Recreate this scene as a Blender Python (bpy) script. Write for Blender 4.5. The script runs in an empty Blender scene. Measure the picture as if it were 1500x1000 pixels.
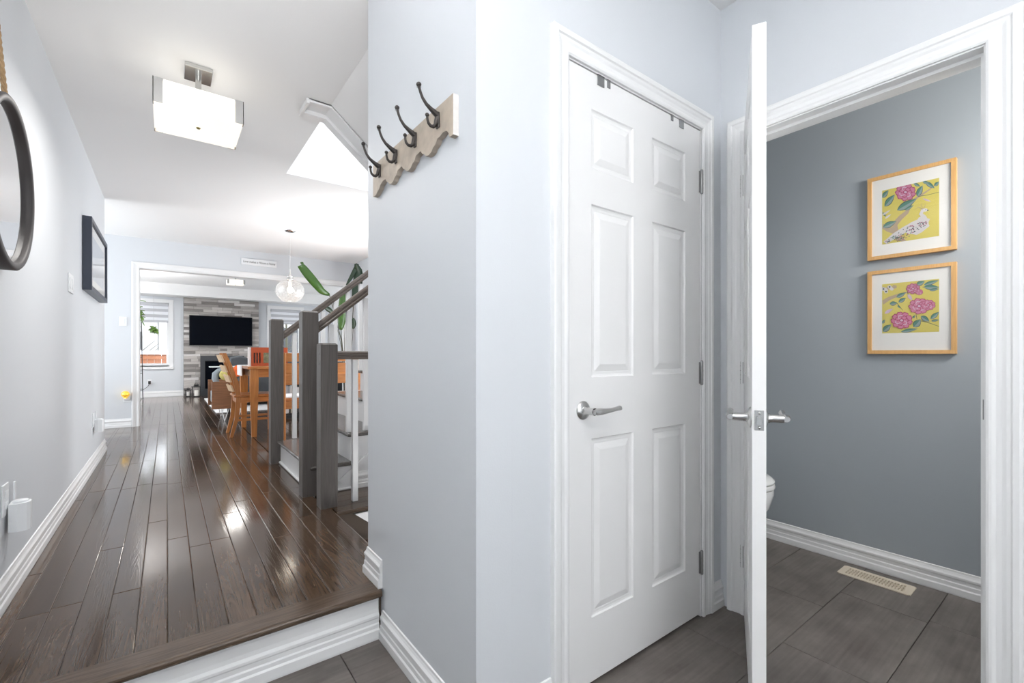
import bpy, bmesh, math, random
from mathutils import Vector, Matrix
random.seed(7)
C = bpy.context.scene.collection
R = math.radians
# ------------------------------------------------------------------ camera, world, lights
cam = bpy.data.cameras.new('camera'); camo = bpy.data.objects.new('camera', cam); C.objects.link(camo)
camo.location = (0, 0, 1.10)
camo.rotation_euler = (R(90), 0, -math.atan2(505, 666))
cam.sensor_width = 36.0; cam.lens = 36.0*666/1500; cam.shift_y = -(500-519)/1500.0 * 1.0
cam.clip_start = 0.02; cam.clip_end = 200
bpy.context.scene.camera = camo
vs = bpy.context.scene.view_settings
vs.view_transform = 'Standard'; vs.look = 'None'; vs.gamma = 1.0; vs.use_curve_mapping = False
vs.exposure = 1.04
W = bpy.data.worlds.new('overcast_sky'); bpy.context.scene.world = W; W.use_nodes = True
W.node_tree.nodes['Background'].inputs[0].default_value = (0.93, 0.97, 1.0, 1)
W.node_tree.nodes['Background'].inputs[1].default_value = 1.7

def area(name, loc, rot, sx, sy, power, col=(1, 1, 1), spread=180):
    l = bpy.data.lights.new(name, 'AREA'); l.shape = 'RECTANGLE'; l.size = sx; l.size_y = sy
    l.energy = power; l.color = col; l.spread = R(spread)
    o = bpy.data.objects.new(name, l); C.objects.link(o); o.location = loc; o.rotation_euler = rot
    return o
def point(name, loc, power, col=(1, 1, 1), rad=0.08):
    l = bpy.data.lights.new(name, 'POINT'); l.energy = power; l.color = col; l.shadow_soft_size = rad
    o = bpy.data.objects.new(name, l); C.objects.link(o); o.location = loc
    return o
COOL = (0.95, 0.98, 1.0); WARM = (1.0, 0.88, 0.72); NEUT = (1.0, 0.97, 0.93)
area('entry_window_light', (0.45, -1.62, 1.35), (R(90), 0, 0), 1.7, 2.1, 9.5, COOL)           # facing +Y
area('kitchen_side_fill', (-2.9, 6.5, 1.5), (R(108), 0, R(-90)), 1.4, 1.6, 46, COOL)        # unseen fill added on the kitchen side, facing +X
area('dining_side_fill', (2.40, 5.35, 1.35), (R(95), 0, R(90)), 1.5, 2.0, 42, COOL)           # unseen fill added for daylight from the dining side, facing -X
area('family_left_fill', (-2.0, 10.2, 1.5), (R(108), 0, R(-90)), 2.4, 1.6, 26, COOL)  # unseen fill added to brighten the family room from the left
area('family_right_fill', (4.1, 10.2, 1.5), (R(108), 0, R(90)), 2.4, 1.8, 22, COOL)  # unseen fill added to brighten the family room from the right
area('upstairs_window_light', (2.6, 3.4, 4.9), (0, 0, 0), 1.2, 1.0, 45, (1, 1, 1))
area('hall_lamp_light', (0.13, 2.89, 2.26), (0, 0, 0), 0.34, 0.34, 5.5, NEUT)
area('family_lamp_light', (1.03, 10.03, 2.40), (0, 0, 0), 0.24, 0.24, 6, NEUT)
point('entry_fill', (0.75, -0.55, 2.25), 7.5, NEUT, 0.15)  # unseen fill added to brighten the entry, no fixture stands here
area('entry_up_fill', (-0.05, -0.9, 1.45), (R(157), 0, 0), 0.6, 0.6, 8, (1.0, 0.99, 0.98), 95)  # upward fill added behind the camera to brighten the entry ceiling
area('hall_fill', (-0.22, -0.55, 1.62), (R(130), 0, R(4)), 0.4, 0.4, 13, (1.0, 0.99, 0.98), 75)  # fill added behind the camera, aimed at the hall ceiling
area('dining_up_fill', (1.95, 5.1, 1.7), (R(180), 0, 0), 0.5, 0.5, 4.5, (1.0, 0.99, 0.98), 150)  # upward fill added out of view behind the coat rack wall
area('family_up_fill', (-1.3, 9.4, 1.6), (R(180), 0, 0), 0.6, 0.6, 60, (1.0, 0.99, 0.98), 150)  # upward fill added out of view to whiten the family room ceiling
area('powder_lamp_light', (2.42, -0.36, 1.95), (R(68), 0, R(-14)), 0.5, 0.12, 9, NEUT)
point('basement_fill', (1.9, 2.1, -0.3), 12, NEUT, 0.1)  # fill added down the stairwell so the opening is not black
point('pendant_bulb_light', (1.171, 5.94, 1.83), 0.9, WARM, 0.03)

# ------------------------------------------------------------------ materials
def new(name):
    m = bpy.data.materials.new(name); m.use_nodes = True
    nt = m.node_tree; b = nt.nodes['Principled BSDF']
    return m, nt, b
def mat(name, col, rough=0.5, metal=0.0, bump=0.0, bscale=60, vary=0.0, vscale=4.0, coat=0.0, spec=None, emit=None, estr=0.0, trans=0.0, ior=None):
    m, nt, b = new(name)
    b.inputs['Base Color'].default_value = (*col, 1); b.inputs['Roughness'].default_value = rough
    b.inputs['Metallic'].default_value = metal
    if coat: b.inputs['Coat Weight'].default_value = coat
    if spec is not None: b.inputs['Specular IOR Level'].default_value = spec
    if trans: b.inputs['Transmission Weight'].default_value = trans
    if ior: b.inputs['IOR'].default_value = ior
    if emit: b.inputs['Emission Color'].default_value = (*emit, 1); b.inputs['Emission Strength'].default_value = estr
    if vary:
        tc = nt.nodes.new('ShaderNodeTexCoord'); n = nt.nodes.new('ShaderNodeTexNoise'); n.inputs['Scale'].default_value = vscale
        n.inputs['Detail'].default_value = 5
        r = nt.nodes.new('ShaderNodeMapRange'); r.inputs['To Min'].default_value = 1-vary; r.inputs['To Max'].default_value = 1+vary
        mx = nt.nodes.new('ShaderNodeMix'); mx.data_type = 'RGBA'; mx.blend_type = 'MULTIPLY'; mx.inputs[0].default_value = 1
        nt.links.new(tc.outputs['Object'], n.inputs['Vector']); nt.links.new(n.outputs['Fac'], r.inputs['Value'])
        mx.inputs[6].default_value = (*col, 1); nt.links.new(r.outputs[0], mx.inputs[7]); nt.links.new(mx.outputs[2], b.inputs['Base Color'])
    if bump:
        tc = nt.nodes.new('ShaderNodeTexCoord'); n = nt.nodes.new('ShaderNodeTexNoise'); n.inputs['Scale'].default_value = bscale
        n.inputs['Detail'].default_value = 4
        bp = nt.nodes.new('ShaderNodeBump'); bp.inputs['Strength'].default_value = bump; bp.inputs['Distance'].default_value = 0.002
        nt.links.new(tc.outputs['Object'], n.inputs['Vector']); nt.links.new(n.outputs['Fac'], bp.inputs['Height']); nt.links.new(bp.outputs[0], b.inputs['Normal'])
    return m
def woodmat(name, dark, light, rough=0.3, axis=1, scale=9.0, bump=0.25, vary=0.35, rndval=True, coat=0.0):
    """grain runs along the given object axis"""
    m, nt, b = new(name)
    b.inputs['Roughness'].default_value = rough
    if coat: b.inputs['Coat Weight'].default_value = coat; b.inputs['Coat Roughness'].default_value = 0.12
    tc = nt.nodes.new('ShaderNodeTexCoord'); geo = nt.nodes.new('ShaderNodeNewGeometry'); oi = nt.nodes.new('ShaderNodeObjectInfo')
    add = nt.nodes.new('ShaderNodeVectorMath'); add.operation = 'ADD'
    mul = nt.nodes.new('ShaderNodeVectorMath'); mul.operation = 'SCALE'
    comb = nt.nodes.new('ShaderNodeCombineXYZ')
    rnd = nt.nodes.new('ShaderNodeMath'); rnd.operation = 'ADD'
    nt.links.new(oi.outputs['Random'], rnd.inputs[0]); nt.links.new(geo.outputs['Random Per Island'], rnd.inputs[1])
    fr = nt.nodes.new('ShaderNodeMath'); fr.operation = 'FRACT'; nt.links.new(rnd.outputs[0], fr.inputs[0])
    for i in range(3): nt.links.new(fr.outputs[0], comb.inputs[i])
    nt.links.new(comb.outputs[0], mul.inputs[0]); mul.inputs['Scale'].default_value = 37.0
    nt.links.new(tc.outputs['Object'], add.inputs[0]); nt.links.new(mul.outputs[0], add.inputs[1])
    mp = nt.nodes.new('ShaderNodeMapping'); s = [scale]*3; s[axis] = scale*0.055; mp.inputs['Scale'].default_value = s
    nt.links.new(add.outputs[0], mp.inputs['Vector'])
    n1 = nt.nodes.new('ShaderNodeTexNoise'); n1.inputs['Scale'].default_value = 1.6; n1.inputs['Detail'].default_value = 3; n1.inputs['Distortion'].default_value = 1.2
    nt.links.new(mp.outputs[0], n1.inputs['Vector'])
    # rings from the noise bands = cathedral grain
    sn = nt.nodes.new('ShaderNodeMath'); sn.operation = 'MULTIPLY'; sn.inputs[1].default_value = 42.0; nt.links.new(n1.outputs['Fac'], sn.inputs[0])
    si = nt.nodes.new('ShaderNodeMath'); si.operation = 'SINE'; nt.links.new(sn.outputs[0], si.inputs[0])
    n2 = nt.nodes.new('ShaderNodeTexNoise'); n2.inputs['Scale'].default_value = 14; n2.inputs['Detail'].default_value = 4
    nt.links.new(mp.outputs[0], n2.inputs['Vector'])
    mr = nt.nodes.new('ShaderNodeMapRange'); mr.inputs['From Min'].default_value = -1; nt.links.new(si.outputs[0], mr.inputs['Value'])
    mixv = nt.nodes.new('ShaderNodeMath'); mixv.operation = 'MULTIPLY_ADD'; mixv.inputs[1].default_value = 0.45
    nt.links.new(mr.outputs[0], mixv.inputs[0])
    h = nt.nodes.new('ShaderNodeMath'); h.operation = 'MULTIPLY'; h.inputs[1].default_value = 0.75; nt.links.new(n2.outputs['Fac'], h.inputs[0])
    nt.links.new(h.outputs[0], mixv.inputs[2])
    cr = nt.nodes.new('ShaderNodeMix'); cr.data_type = 'RGBA'; cr.inputs[6].default_value = (*dark, 1); cr.inputs[7].default_value = (*light, 1)
    nt.links.new(mixv.outputs[0], cr.inputs[0])
    vr = nt.nodes.new('ShaderNodeMapRange'); vr.inputs['To Min'].default_value = 1-vary; vr.inputs['To Max'].default_value = 1+vary
    nt.links.new(fr.outputs[0], vr.inputs['Value'])
    mx = nt.nodes.new('ShaderNodeMix'); mx.data_type = 'RGBA'; mx.blend_type = 'MULTIPLY'; mx.inputs[0].default_value = 1
    nt.links.new(cr.outputs[2], mx.inputs[6]); nt.links.new(vr.outputs[0], mx.inputs[7]); nt.links.new(mx.outputs[2], b.inputs['Base Color'])
    if bump:
        bp = nt.nodes.new('ShaderNodeBump'); bp.inputs['Strength'].default_value = bump; bp.inputs['Distance'].default_value = 0.0015
        nt.links.new(mixv.outputs[0], bp.inputs['Height']); nt.links.new(bp.outputs[0], b.inputs['Normal'])
    return m
def glassmat(name, tint=(0.985, 0.99, 1.0), gl=0.08):
    m, nt, b = new(name); nt.nodes.remove(b)
    t = nt.nodes.new('ShaderNodeBsdfTransparent'); t.inputs[0].default_value = (*tint, 1)
    g = nt.nodes.new('ShaderNodeBsdfGlossy'); g.inputs['Roughness'].default_value = 0.02
    f = nt.nodes.new('ShaderNodeFresnel'); f.inputs[0].default_value = 1.45
    mx = nt.nodes.new('ShaderNodeMixShader'); gg = nt.nodes.new('ShaderNodeNewGeometry'); iv = nt.nodes.new('ShaderNodeMath'); iv.operation = 'SUBTRACT'; iv.inputs[0].default_value = 1.0; nt.links.new(gg.outputs['Backfacing'], iv.inputs[1]); fm = nt.nodes.new('ShaderNodeMath'); fm.operation = 'MULTIPLY'; nt.links.new(f.outputs[0], fm.inputs[0]); nt.links.new(iv.outputs[0], fm.inputs[1]); nt.links.new(fm.outputs[0], mx.inputs[0]); nt.links.new(t.outputs[0], mx.inputs[1]); nt.links.new(g.outputs[0], mx.inputs[2])
    nt.links.new(mx.outputs[0], nt.nodes['Material Output'].inputs[0])
    return m
M = {}
M['paint'] = mat('pale_blue_grey_paint', (0.665, 0.69, 0.722), 0.55, bump=0.12, bscale=220)
M['powder_paint_dimmed'] = mat('dimmed_blue_grey_paint', (0.37, 0.405, 0.435), 0.6, bump=0.12, bscale=220)  # hall wall paint made darker, the dim of the room is in the colour
M['ceil'] = mat('white_ceiling_paint', (0.84, 0.84, 0.84), 0.8, bump=0.15, bscale=150)
M['trim'] = mat('white_trim_enamel', (0.83, 0.835, 0.84), 0.32)
M['door'] = mat('white_door_enamel', (0.84, 0.84, 0.84), 0.36, bump=0.04, bscale=300)
M['oak'] = woodmat('dark_stained_oak', (0.038, 0.021, 0.012), (0.096, 0.060, 0.038), rough=0.11, axis=1, scale=15, bump=0.08, vary=0.22)
M['oak_x'] = woodmat('dark_stained_oak_crosswise', (0.038, 0.023, 0.014), (0.094, 0.062, 0.041), rough=0.22, axis=0, scale=15, bump=0.08, vary=0.15)
M['newel'] = woodmat('grey_stained_oak_post', (0.070, 0.062, 0.057), (0.125, 0.112, 0.104), rough=0.38, axis=2, scale=9, bump=0.2, vary=0.06)
M['rail'] = woodmat('grey_brown_stained_rail', (0.068, 0.054, 0.045), (0.135, 0.110, 0.095), rough=0.38, axis=0, scale=12, bump=0.12, vary=0.06)
M['tread'] = woodmat('grey_stained_oak_tread', (0.060, 0.054, 0.050), (0.115, 0.104, 0.097), rough=0.22, axis=1, scale=12, bump=0.12, vary=0.05)
M['under'] = mat('subfloor', (0.075, 0.055, 0.042), 0.8)
M['grout'] = mat('dark_grout', (0.075, 0.068, 0.062), 0.85)
M['nickel'] = mat('brushed_nickel', (0.60, 0.60, 0.59), 0.27, metal=1.0, bump=0.05, bscale=400)
M['steel'] = mat('satin_steel_hinge', (0.34, 0.34, 0.34), 0.33, metal=1.0)
M['iron'] = mat('dark_bronze_cast_iron', (0.055, 0.048, 0.045), 0.42, metal=0.55, bump=0.6, bscale=260)
M['cream'] = mat('distressed_cream_wood', (0.47, 0.40, 0.325), 0.6, bump=0.4, bscale=70, vary=0.35, vscale=22)
M['cream_edge'] = mat('chalky_white_wood_edge', (0.72, 0.69, 0.66), 0.6, bump=0.3, bscale=70, vary=0.2, vscale=30)
M['black'] = mat('matte_black_metal', (0.012, 0.012, 0.013), 0.45)
M['mirror_frame'] = mat('charcoal_brown_mirror_frame', (0.048, 0.042, 0.042), 0.5, bump=0.2, bscale=90)
M['mirror'] = mat('silvered_mirror', (0.88, 0.89, 0.9), 0.01, metal=1.0)
M['rope'] = mat('jute_rope', (0.36, 0.24, 0.13), 0.85, bump=1.0, bscale=160, vary=0.3, vscale=60)
M['navy'] = mat('navy_black_frame', (0.022, 0.032, 0.058), 0.35)
M['picture_glass'] = glassmat('picture_glass')
M['window_glass'] = glassmat('window_glass')
M['plastic'] = mat('white_plastic', (0.82, 0.84, 0.86), 0.35)
M['gold'] = mat('polished_gold_globe', (0.95, 0.60, 0.12), 0.25, metal=0.8, emit=(1.0, 0.55, 0.05), estr=0.25)
M['pine'] = woodmat('light_pine_frame', (0.60, 0.33, 0.12), (0.72, 0.43, 0.17), rough=0.4, axis=2, scale=20, bump=0.05, vary=0.05)
M['mat_board'] = mat('ivory_mat_board', (0.86, 0.83, 0.77), 0.8)
M['honey'] = woodmat('honey_stained_wood', (0.30, 0.105, 0.022), (0.47, 0.19, 0.05), rough=0.33, axis=2, scale=12, bump=0.08, vary=0.08)
M['honey_x'] = woodmat('honey_stained_wood_crosswise', (0.30, 0.10, 0.022), (0.47, 0.185, 0.05), rough=0.33, axis=0, scale=12, bump=0.08, vary=0.08)
M['pale_wood'] = mat('pale_end_grain_wood', (0.60, 0.43, 0.27), 0.5, vary=0.2, vscale=30)
M['walnut'] = woodmat('warm_walnut_panel', (0.15, 0.065, 0.030), (0.27, 0.125, 0.06), rough=0.35, axis=0, scale=10, bump=0.05, vary=0.08)
M['red'] = mat('red_orange_lacquer', (0.34, 0.060, 0.016), 0.4)
M['grey_cloth'] = mat('grey_upholstery', (0.27, 0.31, 0.34), 0.9, bump=0.6, bscale=200)
M['dgrey_cloth'] = mat('dark_grey_upholstery', (0.10, 0.11, 0.12), 0.9, bump=0.6, bscale=200)
M['yellow_cloth'] = mat('yellow_patterned_cloth', (0.55, 0.48, 0.16), 0.85, vary=0.7, vscale=28)
M['white_cloth'] = mat('white_cloth', (0.8, 0.8, 0.82), 0.9)
M['white_rug'] = mat('white_rug_pile', (0.60, 0.60, 0.61), 0.95, bump=0.8, bscale=120)
M['screen'] = mat('black_glass_screen', (0.002, 0.003, 0.006), 0.35, spec=0.04)
M['firebox'] = mat('charcoal_fireplace_metal', (0.045, 0.048, 0.055), 0.5)
M['chrome'] = mat('polished_chrome', (0.75, 0.75, 0.76), 0.08, metal=1.0)
M['lamp'] = mat('glowing_frosted_glass', (0.45, 0.43, 0.38), 0.4, emit=(1.0, 0.94, 0.84), estr=0.45)
M['lamp_strip'] = mat('lamp_amber_edge', (0.85, 0.75, 0.6), 0.5, emit=(1.0, 0.84, 0.62), estr=0.42)
M['bulb'] = mat('glowing_bulb', (1, 0.95, 0.85), 0.4, emit=(1.0, 0.88, 0.70), estr=2.2)
M['leaf'] = mat('glossy_green_leaf', (0.045, 0.115, 0.02), 0.3, vary=0.35, vscale=9)
M['leaf_light'] = mat('bright_green_leaf', (0.22, 0.38, 0.09), 0.4, vary=0.3, vscale=12)
M['leaf_dark'] = mat('dark_green_leaf', (0.012, 0.035, 0.016), 0.35)
M['stem'] = mat('green_stem', (0.06, 0.06, 0.035), 0.5)
M['pot'] = mat('white_ceramic_pot', (0.75, 0.75, 0.75), 0.3)
M['soil'] = mat('potting_soil', (0.03, 0.02, 0.015), 0.95)
M['beige_vent'] = mat('almond_enamel_register', (0.66, 0.58, 0.47), 0.4)
M['china'] = mat('white_glazed_ceramic', (0.82, 0.83, 0.83), 0.12)
M['snow'] = mat('snow', (0.85, 0.87, 0.9), 0.9, bump=0.4, bscale=6)
M['cedar'] = mat('cedar_fence_board', (0.36, 0.14, 0.065), 0.7, vary=0.25, vscale=8)
M['siding'] = mat('pale_house_siding', (0.42, 0.41, 0.40), 0.8)
M['roofing'] = mat('grey_roof_shingle', (0.20, 0.20, 0.22), 0.9)
M['blind'] = mat('white_sheer_blind', (0.86, 0.88, 0.92), 0.8)
M['blind_grey'] = mat('grey_opaque_blind_band', (0.55, 0.56, 0.59), 0.8)
M['ink'] = mat('black_ink', (0.03, 0.03, 0.03), 0.8)
M['candle'] = mat('white_wax_candle', (0.8, 0.78, 0.74), 0.5)

def tilemat():
    m, nt, b = new('grey_brown_porcelain_tile')
    tc = nt.nodes.new('ShaderNodeTexCoord'); oi = nt.nodes.new('ShaderNodeObjectInfo')
    comb = nt.nodes.new('ShaderNodeVectorMath'); comb.operation = 'ADD'
    sc = nt.nodes.new('ShaderNodeVectorMath'); sc.operation = 'SCALE'; sc.inputs[0].default_value = (31, 17, 5)
    nt.links.new(oi.outputs['Random'], sc.inputs['Scale']); nt.links.new(tc.outputs['Object'], comb.inputs[0]); nt.links.new(sc.outputs[0], comb.inputs[1])
    n = nt.nodes.new('ShaderNodeTexNoise'); n.inputs['Scale'].default_value = 5; n.inputs['Detail'].default_value = 9; n.inputs['Roughness'].default_value = 0.62
    mp = nt.nodes.new('ShaderNodeMapping'); mp.inputs['Scale'].default_value = (1.0, 1.6, 1)
    nt.links.new(comb.outputs[0], mp.inputs[0]); nt.links.new(mp.outputs[0], n.inputs['Vector'])
    n2 = nt.nodes.new('ShaderNodeTexNoise'); n2.inputs['Scale'].default_value = 3.0; n2.inputs['Detail'].default_value = 6
    mp2 = nt.nodes.new('ShaderNodeMapping'); mp2.inputs['Scale'].default_value = (1, 28, 1); nt.links.new(comb.outputs[0], mp2.inputs[0]); nt.links.new(mp2.outputs[0], n2.inputs['Vector'])
    ad = nt.nodes.new('ShaderNodeMath'); ad.operation = 'MULTIPLY_ADD'; ad.inputs[1].default_value = 0.35; nt.links.new(n2.outputs['Fac'], ad.inputs[0])
    h = nt.nodes.new('ShaderNodeMath'); h.operation = 'MULTIPLY'; h.inputs[1].default_value = 0.75; nt.links.new(n.outputs['Fac'], h.inputs[0]); nt.links.new(h.outputs[0], ad.inputs[2])
    cr = nt.nodes.new('ShaderNodeValToRGB'); cr.color_ramp.elements[0].position = 0.36; cr.color_ramp.elements[0].color = (0.088, 0.074, 0.065, 1)
    cr.color_ramp.elements[1].position = 0.72; cr.color_ramp.elements[1].color = (0.185, 0.165, 0.150, 1)
    nt.links.new(ad.outputs[0], cr.inputs[0]); nt.links.new(cr.outputs[0], b.inputs['Base Color'])
    b.inputs['Roughness'].default_value = 0.42
    bp = nt.nodes.new('ShaderNodeBump'); bp.inputs['Strength'].default_value = 0.12; bp.inputs['Distance'].default_value = 0.001
    nt.links.new(ad.outputs[0], bp.inputs['Height']); nt.links.new(bp.outputs[0], b.inputs['Normal'])
    return m
M['tile'] = tilemat()
def stonemat():
    m, nt, b = new('grey_ledger_stone')
    tc = nt.nodes.new('ShaderNodeTexCoord'); oi = nt.nodes.new('ShaderNodeObjectInfo')
    cr = nt.nodes.new('ShaderNodeValToRGB'); e = cr.color_ramp.elements
    cr.color_ramp.interpolation = 'CONSTANT'
    cols = [(0.0, (0.20, 0.185, 0.175)), (0.18, (0.34, 0.32, 0.30)), (0.4, (0.28, 0.26, 0.245)), (0.6, (0.47, 0.44, 0.42)), (0.8, (0.40, 0.375, 0.36)), (0.93, (0.58, 0.56, 0.55))]
    e[0].position, e[0].color = 0, (*cols[0][1], 1); e[1].position, e[1].color = cols[1][0], (*cols[1][1], 1)
    for p, c in cols[2:]:
        x = e.new(p); x.color = (*c, 1)
    nt.links.new(oi.outputs['Random'], cr.inputs[0])
    mp = nt.nodes.new('ShaderNodeMapping'); mp.inputs['Scale'].default_value = (4, 1, 40)
    n = nt.nodes.new('ShaderNodeTexNoise'); n.inputs['Scale'].default_value = 1.5; n.inputs['Detail'].default_value = 5
    nt.links.new(tc.outputs['Object'], mp.inputs[0]); nt.links.new(mp.outputs[0], n.inputs['Vector'])
    r = nt.nodes.new('ShaderNodeMapRange'); r.inputs['To Min'].default_value = 0.7; r.inputs['To Max'].default_value = 1.3; nt.links.new(n.outputs['Fac'], r.inputs['Value'])
    mx = nt.nodes.new('ShaderNodeMix'); mx.data_type = 'RGBA'; mx.blend_type = 'MULTIPLY'; mx.inputs[0].default_value = 1
    nt.links.new(cr.outputs[0], mx.inputs[6]); nt.links.new(r.outputs[0], mx.inputs[7]); nt.links.new(mx.outputs[2], b.inputs['Base Color'])
    b.inputs['Roughness'].default_value = 0.8
    return m
M['stone'] = stonemat()

# ------------------------------------------------------------------ mesh helpers
class B:
    def __init__(s): s.v = []; s.f = []; s.m = []; s.sm = []
    def add(s, vs_, fs_, mi=0, smooth=False):
        o = len(s.v); s.v += [tuple(v) for v in vs_]
        for f in fs_: s.f.append([i+o for i in f]); s.m.append(mi); s.sm.append(smooth)
        return s
    def box(s, x0, x1, y0, y1, z0, z1, mi=0):
        x0, x1 = min(x0, x1), max(x0, x1); y0, y1 = min(y0, y1), max(y0, y1); z0, z1 = min(z0, z1), max(z0, z1)
        return s.add([(x0, y0, z0), (x1, y0, z0), (x1, y1, z0), (x0, y1, z0), (x0, y0, z1), (x1, y0, z1), (x1, y1, z1), (x0, y1, z1)],
              [(0, 3, 2, 1), (4, 5, 6, 7), (0, 1, 5, 4), (1, 2, 6, 5), (2, 3, 7, 6), (3, 0, 4, 7)], mi)
    def bbox(s, x0, x1, y0, y1, z0, z1, c=0.003, mi=0):
        """box with all edges chamfered"""
        vs_ = []; idx = {}
        X = (x0, x1); Y = (y0, y1); Z = (z0, z1)
        for i in (0, 1):
            for j in (0, 1):
                for k in (0, 1):
                    sx, sy, sz = (1, -1)[i], (1, -1)[j], (1, -1)[k]
                    for a in range(3):
                        p = [X[i]+sx*c, Y[j]+sy*c, Z[k]+sz*c]; p[a] = (X[i], Y[j], Z[k])[a]
                        idx[(i, j, k, a)] = len(vs_); vs_.append(tuple(p))
        fs_ = []
        I = idx
        for i in (0, 1):
            fs_.append([I[(i, 0, 0, 0)], I[(i, 1, 0, 0)], I[(i, 1, 1, 0)], I[(i, 0, 1, 0)]])
            fs_.append([I[(0, i, 0, 1)], I[(1, i, 0, 1)], I[(1, i, 1, 1)], I[(0, i, 1, 1)]])
            fs_.append([I[(0, 0, i, 2)], I[(1, 0, i, 2)], I[(1, 1, i, 2)], I[(0, 1, i, 2)]])
        for j in (0, 1):
            for k in (0, 1):
                fs_.append([I[(0, j, k, 1)], I[(1, j, k, 1)], I[(1, j, k, 2)], I[(0, j, k, 2)]])
                fs_.append([I[(j, 0, k, 0)], I[(j, 1, k, 0)], I[(j, 1, k, 2)], I[(j, 0, k, 2)]])
                fs_.append([I[(j, k, 0, 0)], I[(j, k, 1, 0)], I[(j, k, 1, 1)], I[(j, k, 0, 1)]])
                for l in (0, 1): fs_.append([I[(j, k, l, 0)], I[(j, k, l, 1)], I[(j, k, l, 2)]])
        return s.add(vs_, fs_, mi)
    def tube(s, pts, rad, n=10, mi=0, caps=True, flat=(1, 1)):
        pts = [Vector(p) for p in pts]; rads = rad if isinstance(rad, (list, tuple)) else [rad]*len(pts)
        rings = []; up = None
        for i, p in enumerate(pts):
            t = (pts[min(i+1, len(pts)-1)]-pts[max(i-1, 0)]).normalized()
            if up is None: up = Vector((0, 0, 1)) if abs(t.z) < .9 else Vector((1, 0, 0))
            a = t.cross(up).normalized(); b_ = a.cross(t).normalized(); up = b_
            rings.append([p+(a*math.cos(q)*flat[0]+b_*math.sin(q)*flat[1])*rads[i] for q in [2*math.pi*k/n for k in range(n)]])
        vs_ = [v for r in rings for v in r]; fs_ = []
        for i in range(len(rings)-1):
            for k in range(n): fs_.append((i*n+k, i*n+(k+1) % n, (i+1)*n+(k+1) % n, (i+1)*n+k))
        s.add(vs_, fs_, mi, True)
        if caps: s.add(rings[0], [list(range(n))[::-1]], mi); s.add(rings[-1], [list(range(n))], mi)
        return s
    def lathe(s, prof, loc=(0, 0, 0), axis=(0, 0, 1), n=24, mi=0, smooth=True, closed=False):
        ax = Vector(axis).normalized(); a = ax.orthogonal().normalized(); b_ = ax.cross(a); L = Vector(loc)
        vs_ = []; fs_ = []
        for r, h in prof:
            for k in range(n):
                q = 2*math.pi*k/n; vs_.append(L+ax*h+(a*math.cos(q)+b_*math.sin(q))*r)
        m_ = len(prof)
        for i in range(m_-1 if not closed else m_):
            for k in range(n): j = (i+1) % m_; fs_.append((i*n+k, i*n+(k+1) % n, j*n+(k+1) % n, j*n+k))
        s.add(vs_, fs_, mi, smooth)
        return s
    def ball(s, c, r, n=12, mi=0, sc=(1, 1, 1)):
        vs_ = []; fs_ = []; m_ = n//2
        for i in range(m_+1):
            t = math.pi*i/m_
            for k in range(n): q = 2*math.pi*k/n; vs_.append((c[0]+r*sc[0]*math.sin(t)*math.cos(q), c[1]+r*sc[1]*math.sin(t)*math.sin(q), c[2]+r*sc[2]*math.cos(t)))
        for i in range(m_):
            for k in range(n): fs_.append((i*n+k, (i+1)*n+k, (i+1)*n+(k+1) % n, i*n+(k+1) % n))
        return s.add(vs_, fs_, mi, True)
    def prism(s, poly, d, mi=0):
        """poly: list of 3D points, d: extrusion vector"""
        d = Vector(d); a = [Vector(p) for p in poly]; n = len(a)
        s.add(a+[p+d for p in a], [list(range(n))[::-1], list(range(n, 2*n))]+[(i, (i+1) % n, n+(i+1) % n, n+i) for i in range(n)], mi)
        return s
    def grid(s, rows, mi=0, smooth=True, closed=False):
        """rows: list of equal length point lists"""
        n = len(rows[0]); fs_ = []
        for i in range(len(rows)-1):
            for k in range(n-1 if not closed else n): fs_.append((i*n+k, i*n+(k+1) % n, (i+1)*n+(k+1) % n, (i+1)*n+k))
        return s.add([p for r in rows for p in r], fs_, mi, smooth)

def wpos(o):
    p = Vector((0, 0, 0))
    while o is not None: p += o.location; o = o.parent
    return p
def obj(name, b, m, parent=None, local=False, origin=None, recalc=True):
    """link the collected geometry as one object; vertices are world coordinates unless local"""
    me = bpy.data.meshes.new(name)
    off = Vector((0, 0, 0))
    if not local: off = wpos(parent)
    org = Vector(origin) if origin is not None else off
    me.from_pydata([Vector(v)-org for v in b.v], [], b.f)
    ms = m if isinstance(m, (list, tuple)) else [m]
    for x in ms: me.materials.append(M[x] if isinstance(x, str) else x)
    me.polygons.foreach_set('material_index', b.m); me.polygons.foreach_set('use_smooth', b.sm)
    if recalc:
        bm = bmesh.new(); bm.from_mesh(me); bmesh.ops.recalc_face_normals(bm, faces=bm.faces); bm.to_mesh(me); bm.free()
    me.update()
    o = bpy.data.objects.new(name, me); C.objects.link(o)
    if parent is not None: o.parent = parent
    o.location = org-off if origin is not None else (0, 0, 0)
    return o
def tag(o, label=None, cat=None, group=None, kind=None):
    if label: o['label'] = label
    if cat: o['category'] = cat
    if group: o['group'] = group
    if kind: o['kind'] = kind
    return o
def empty(name, loc=(0, 0, 0), rz=0):
    o = bpy.data.objects.new(name, None); C.objects.link(o); o.location = loc; o.rotation_euler = (0, 0, rz); o.empty_display_size = 0.1
    return o
def copy_tree(o, parent=None):
    c = o.copy(); C.objects.link(c); c.parent = parent
    for ch in list(o.children): copy_tree(ch, c)
    return c
def struct(name, b, m, label=None): return tag(obj(name, b, m), label, kind='structure')
def bx(name, m, parent, *a, c=0.0, local=False):
    b = B(); b.bbox(*a, c=c) if c else b.box(*a)
    return obj(name, b, m, parent, local)

FZ = 0.19          # upper floor level
CZ = 2.58; CF = 2.615
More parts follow.
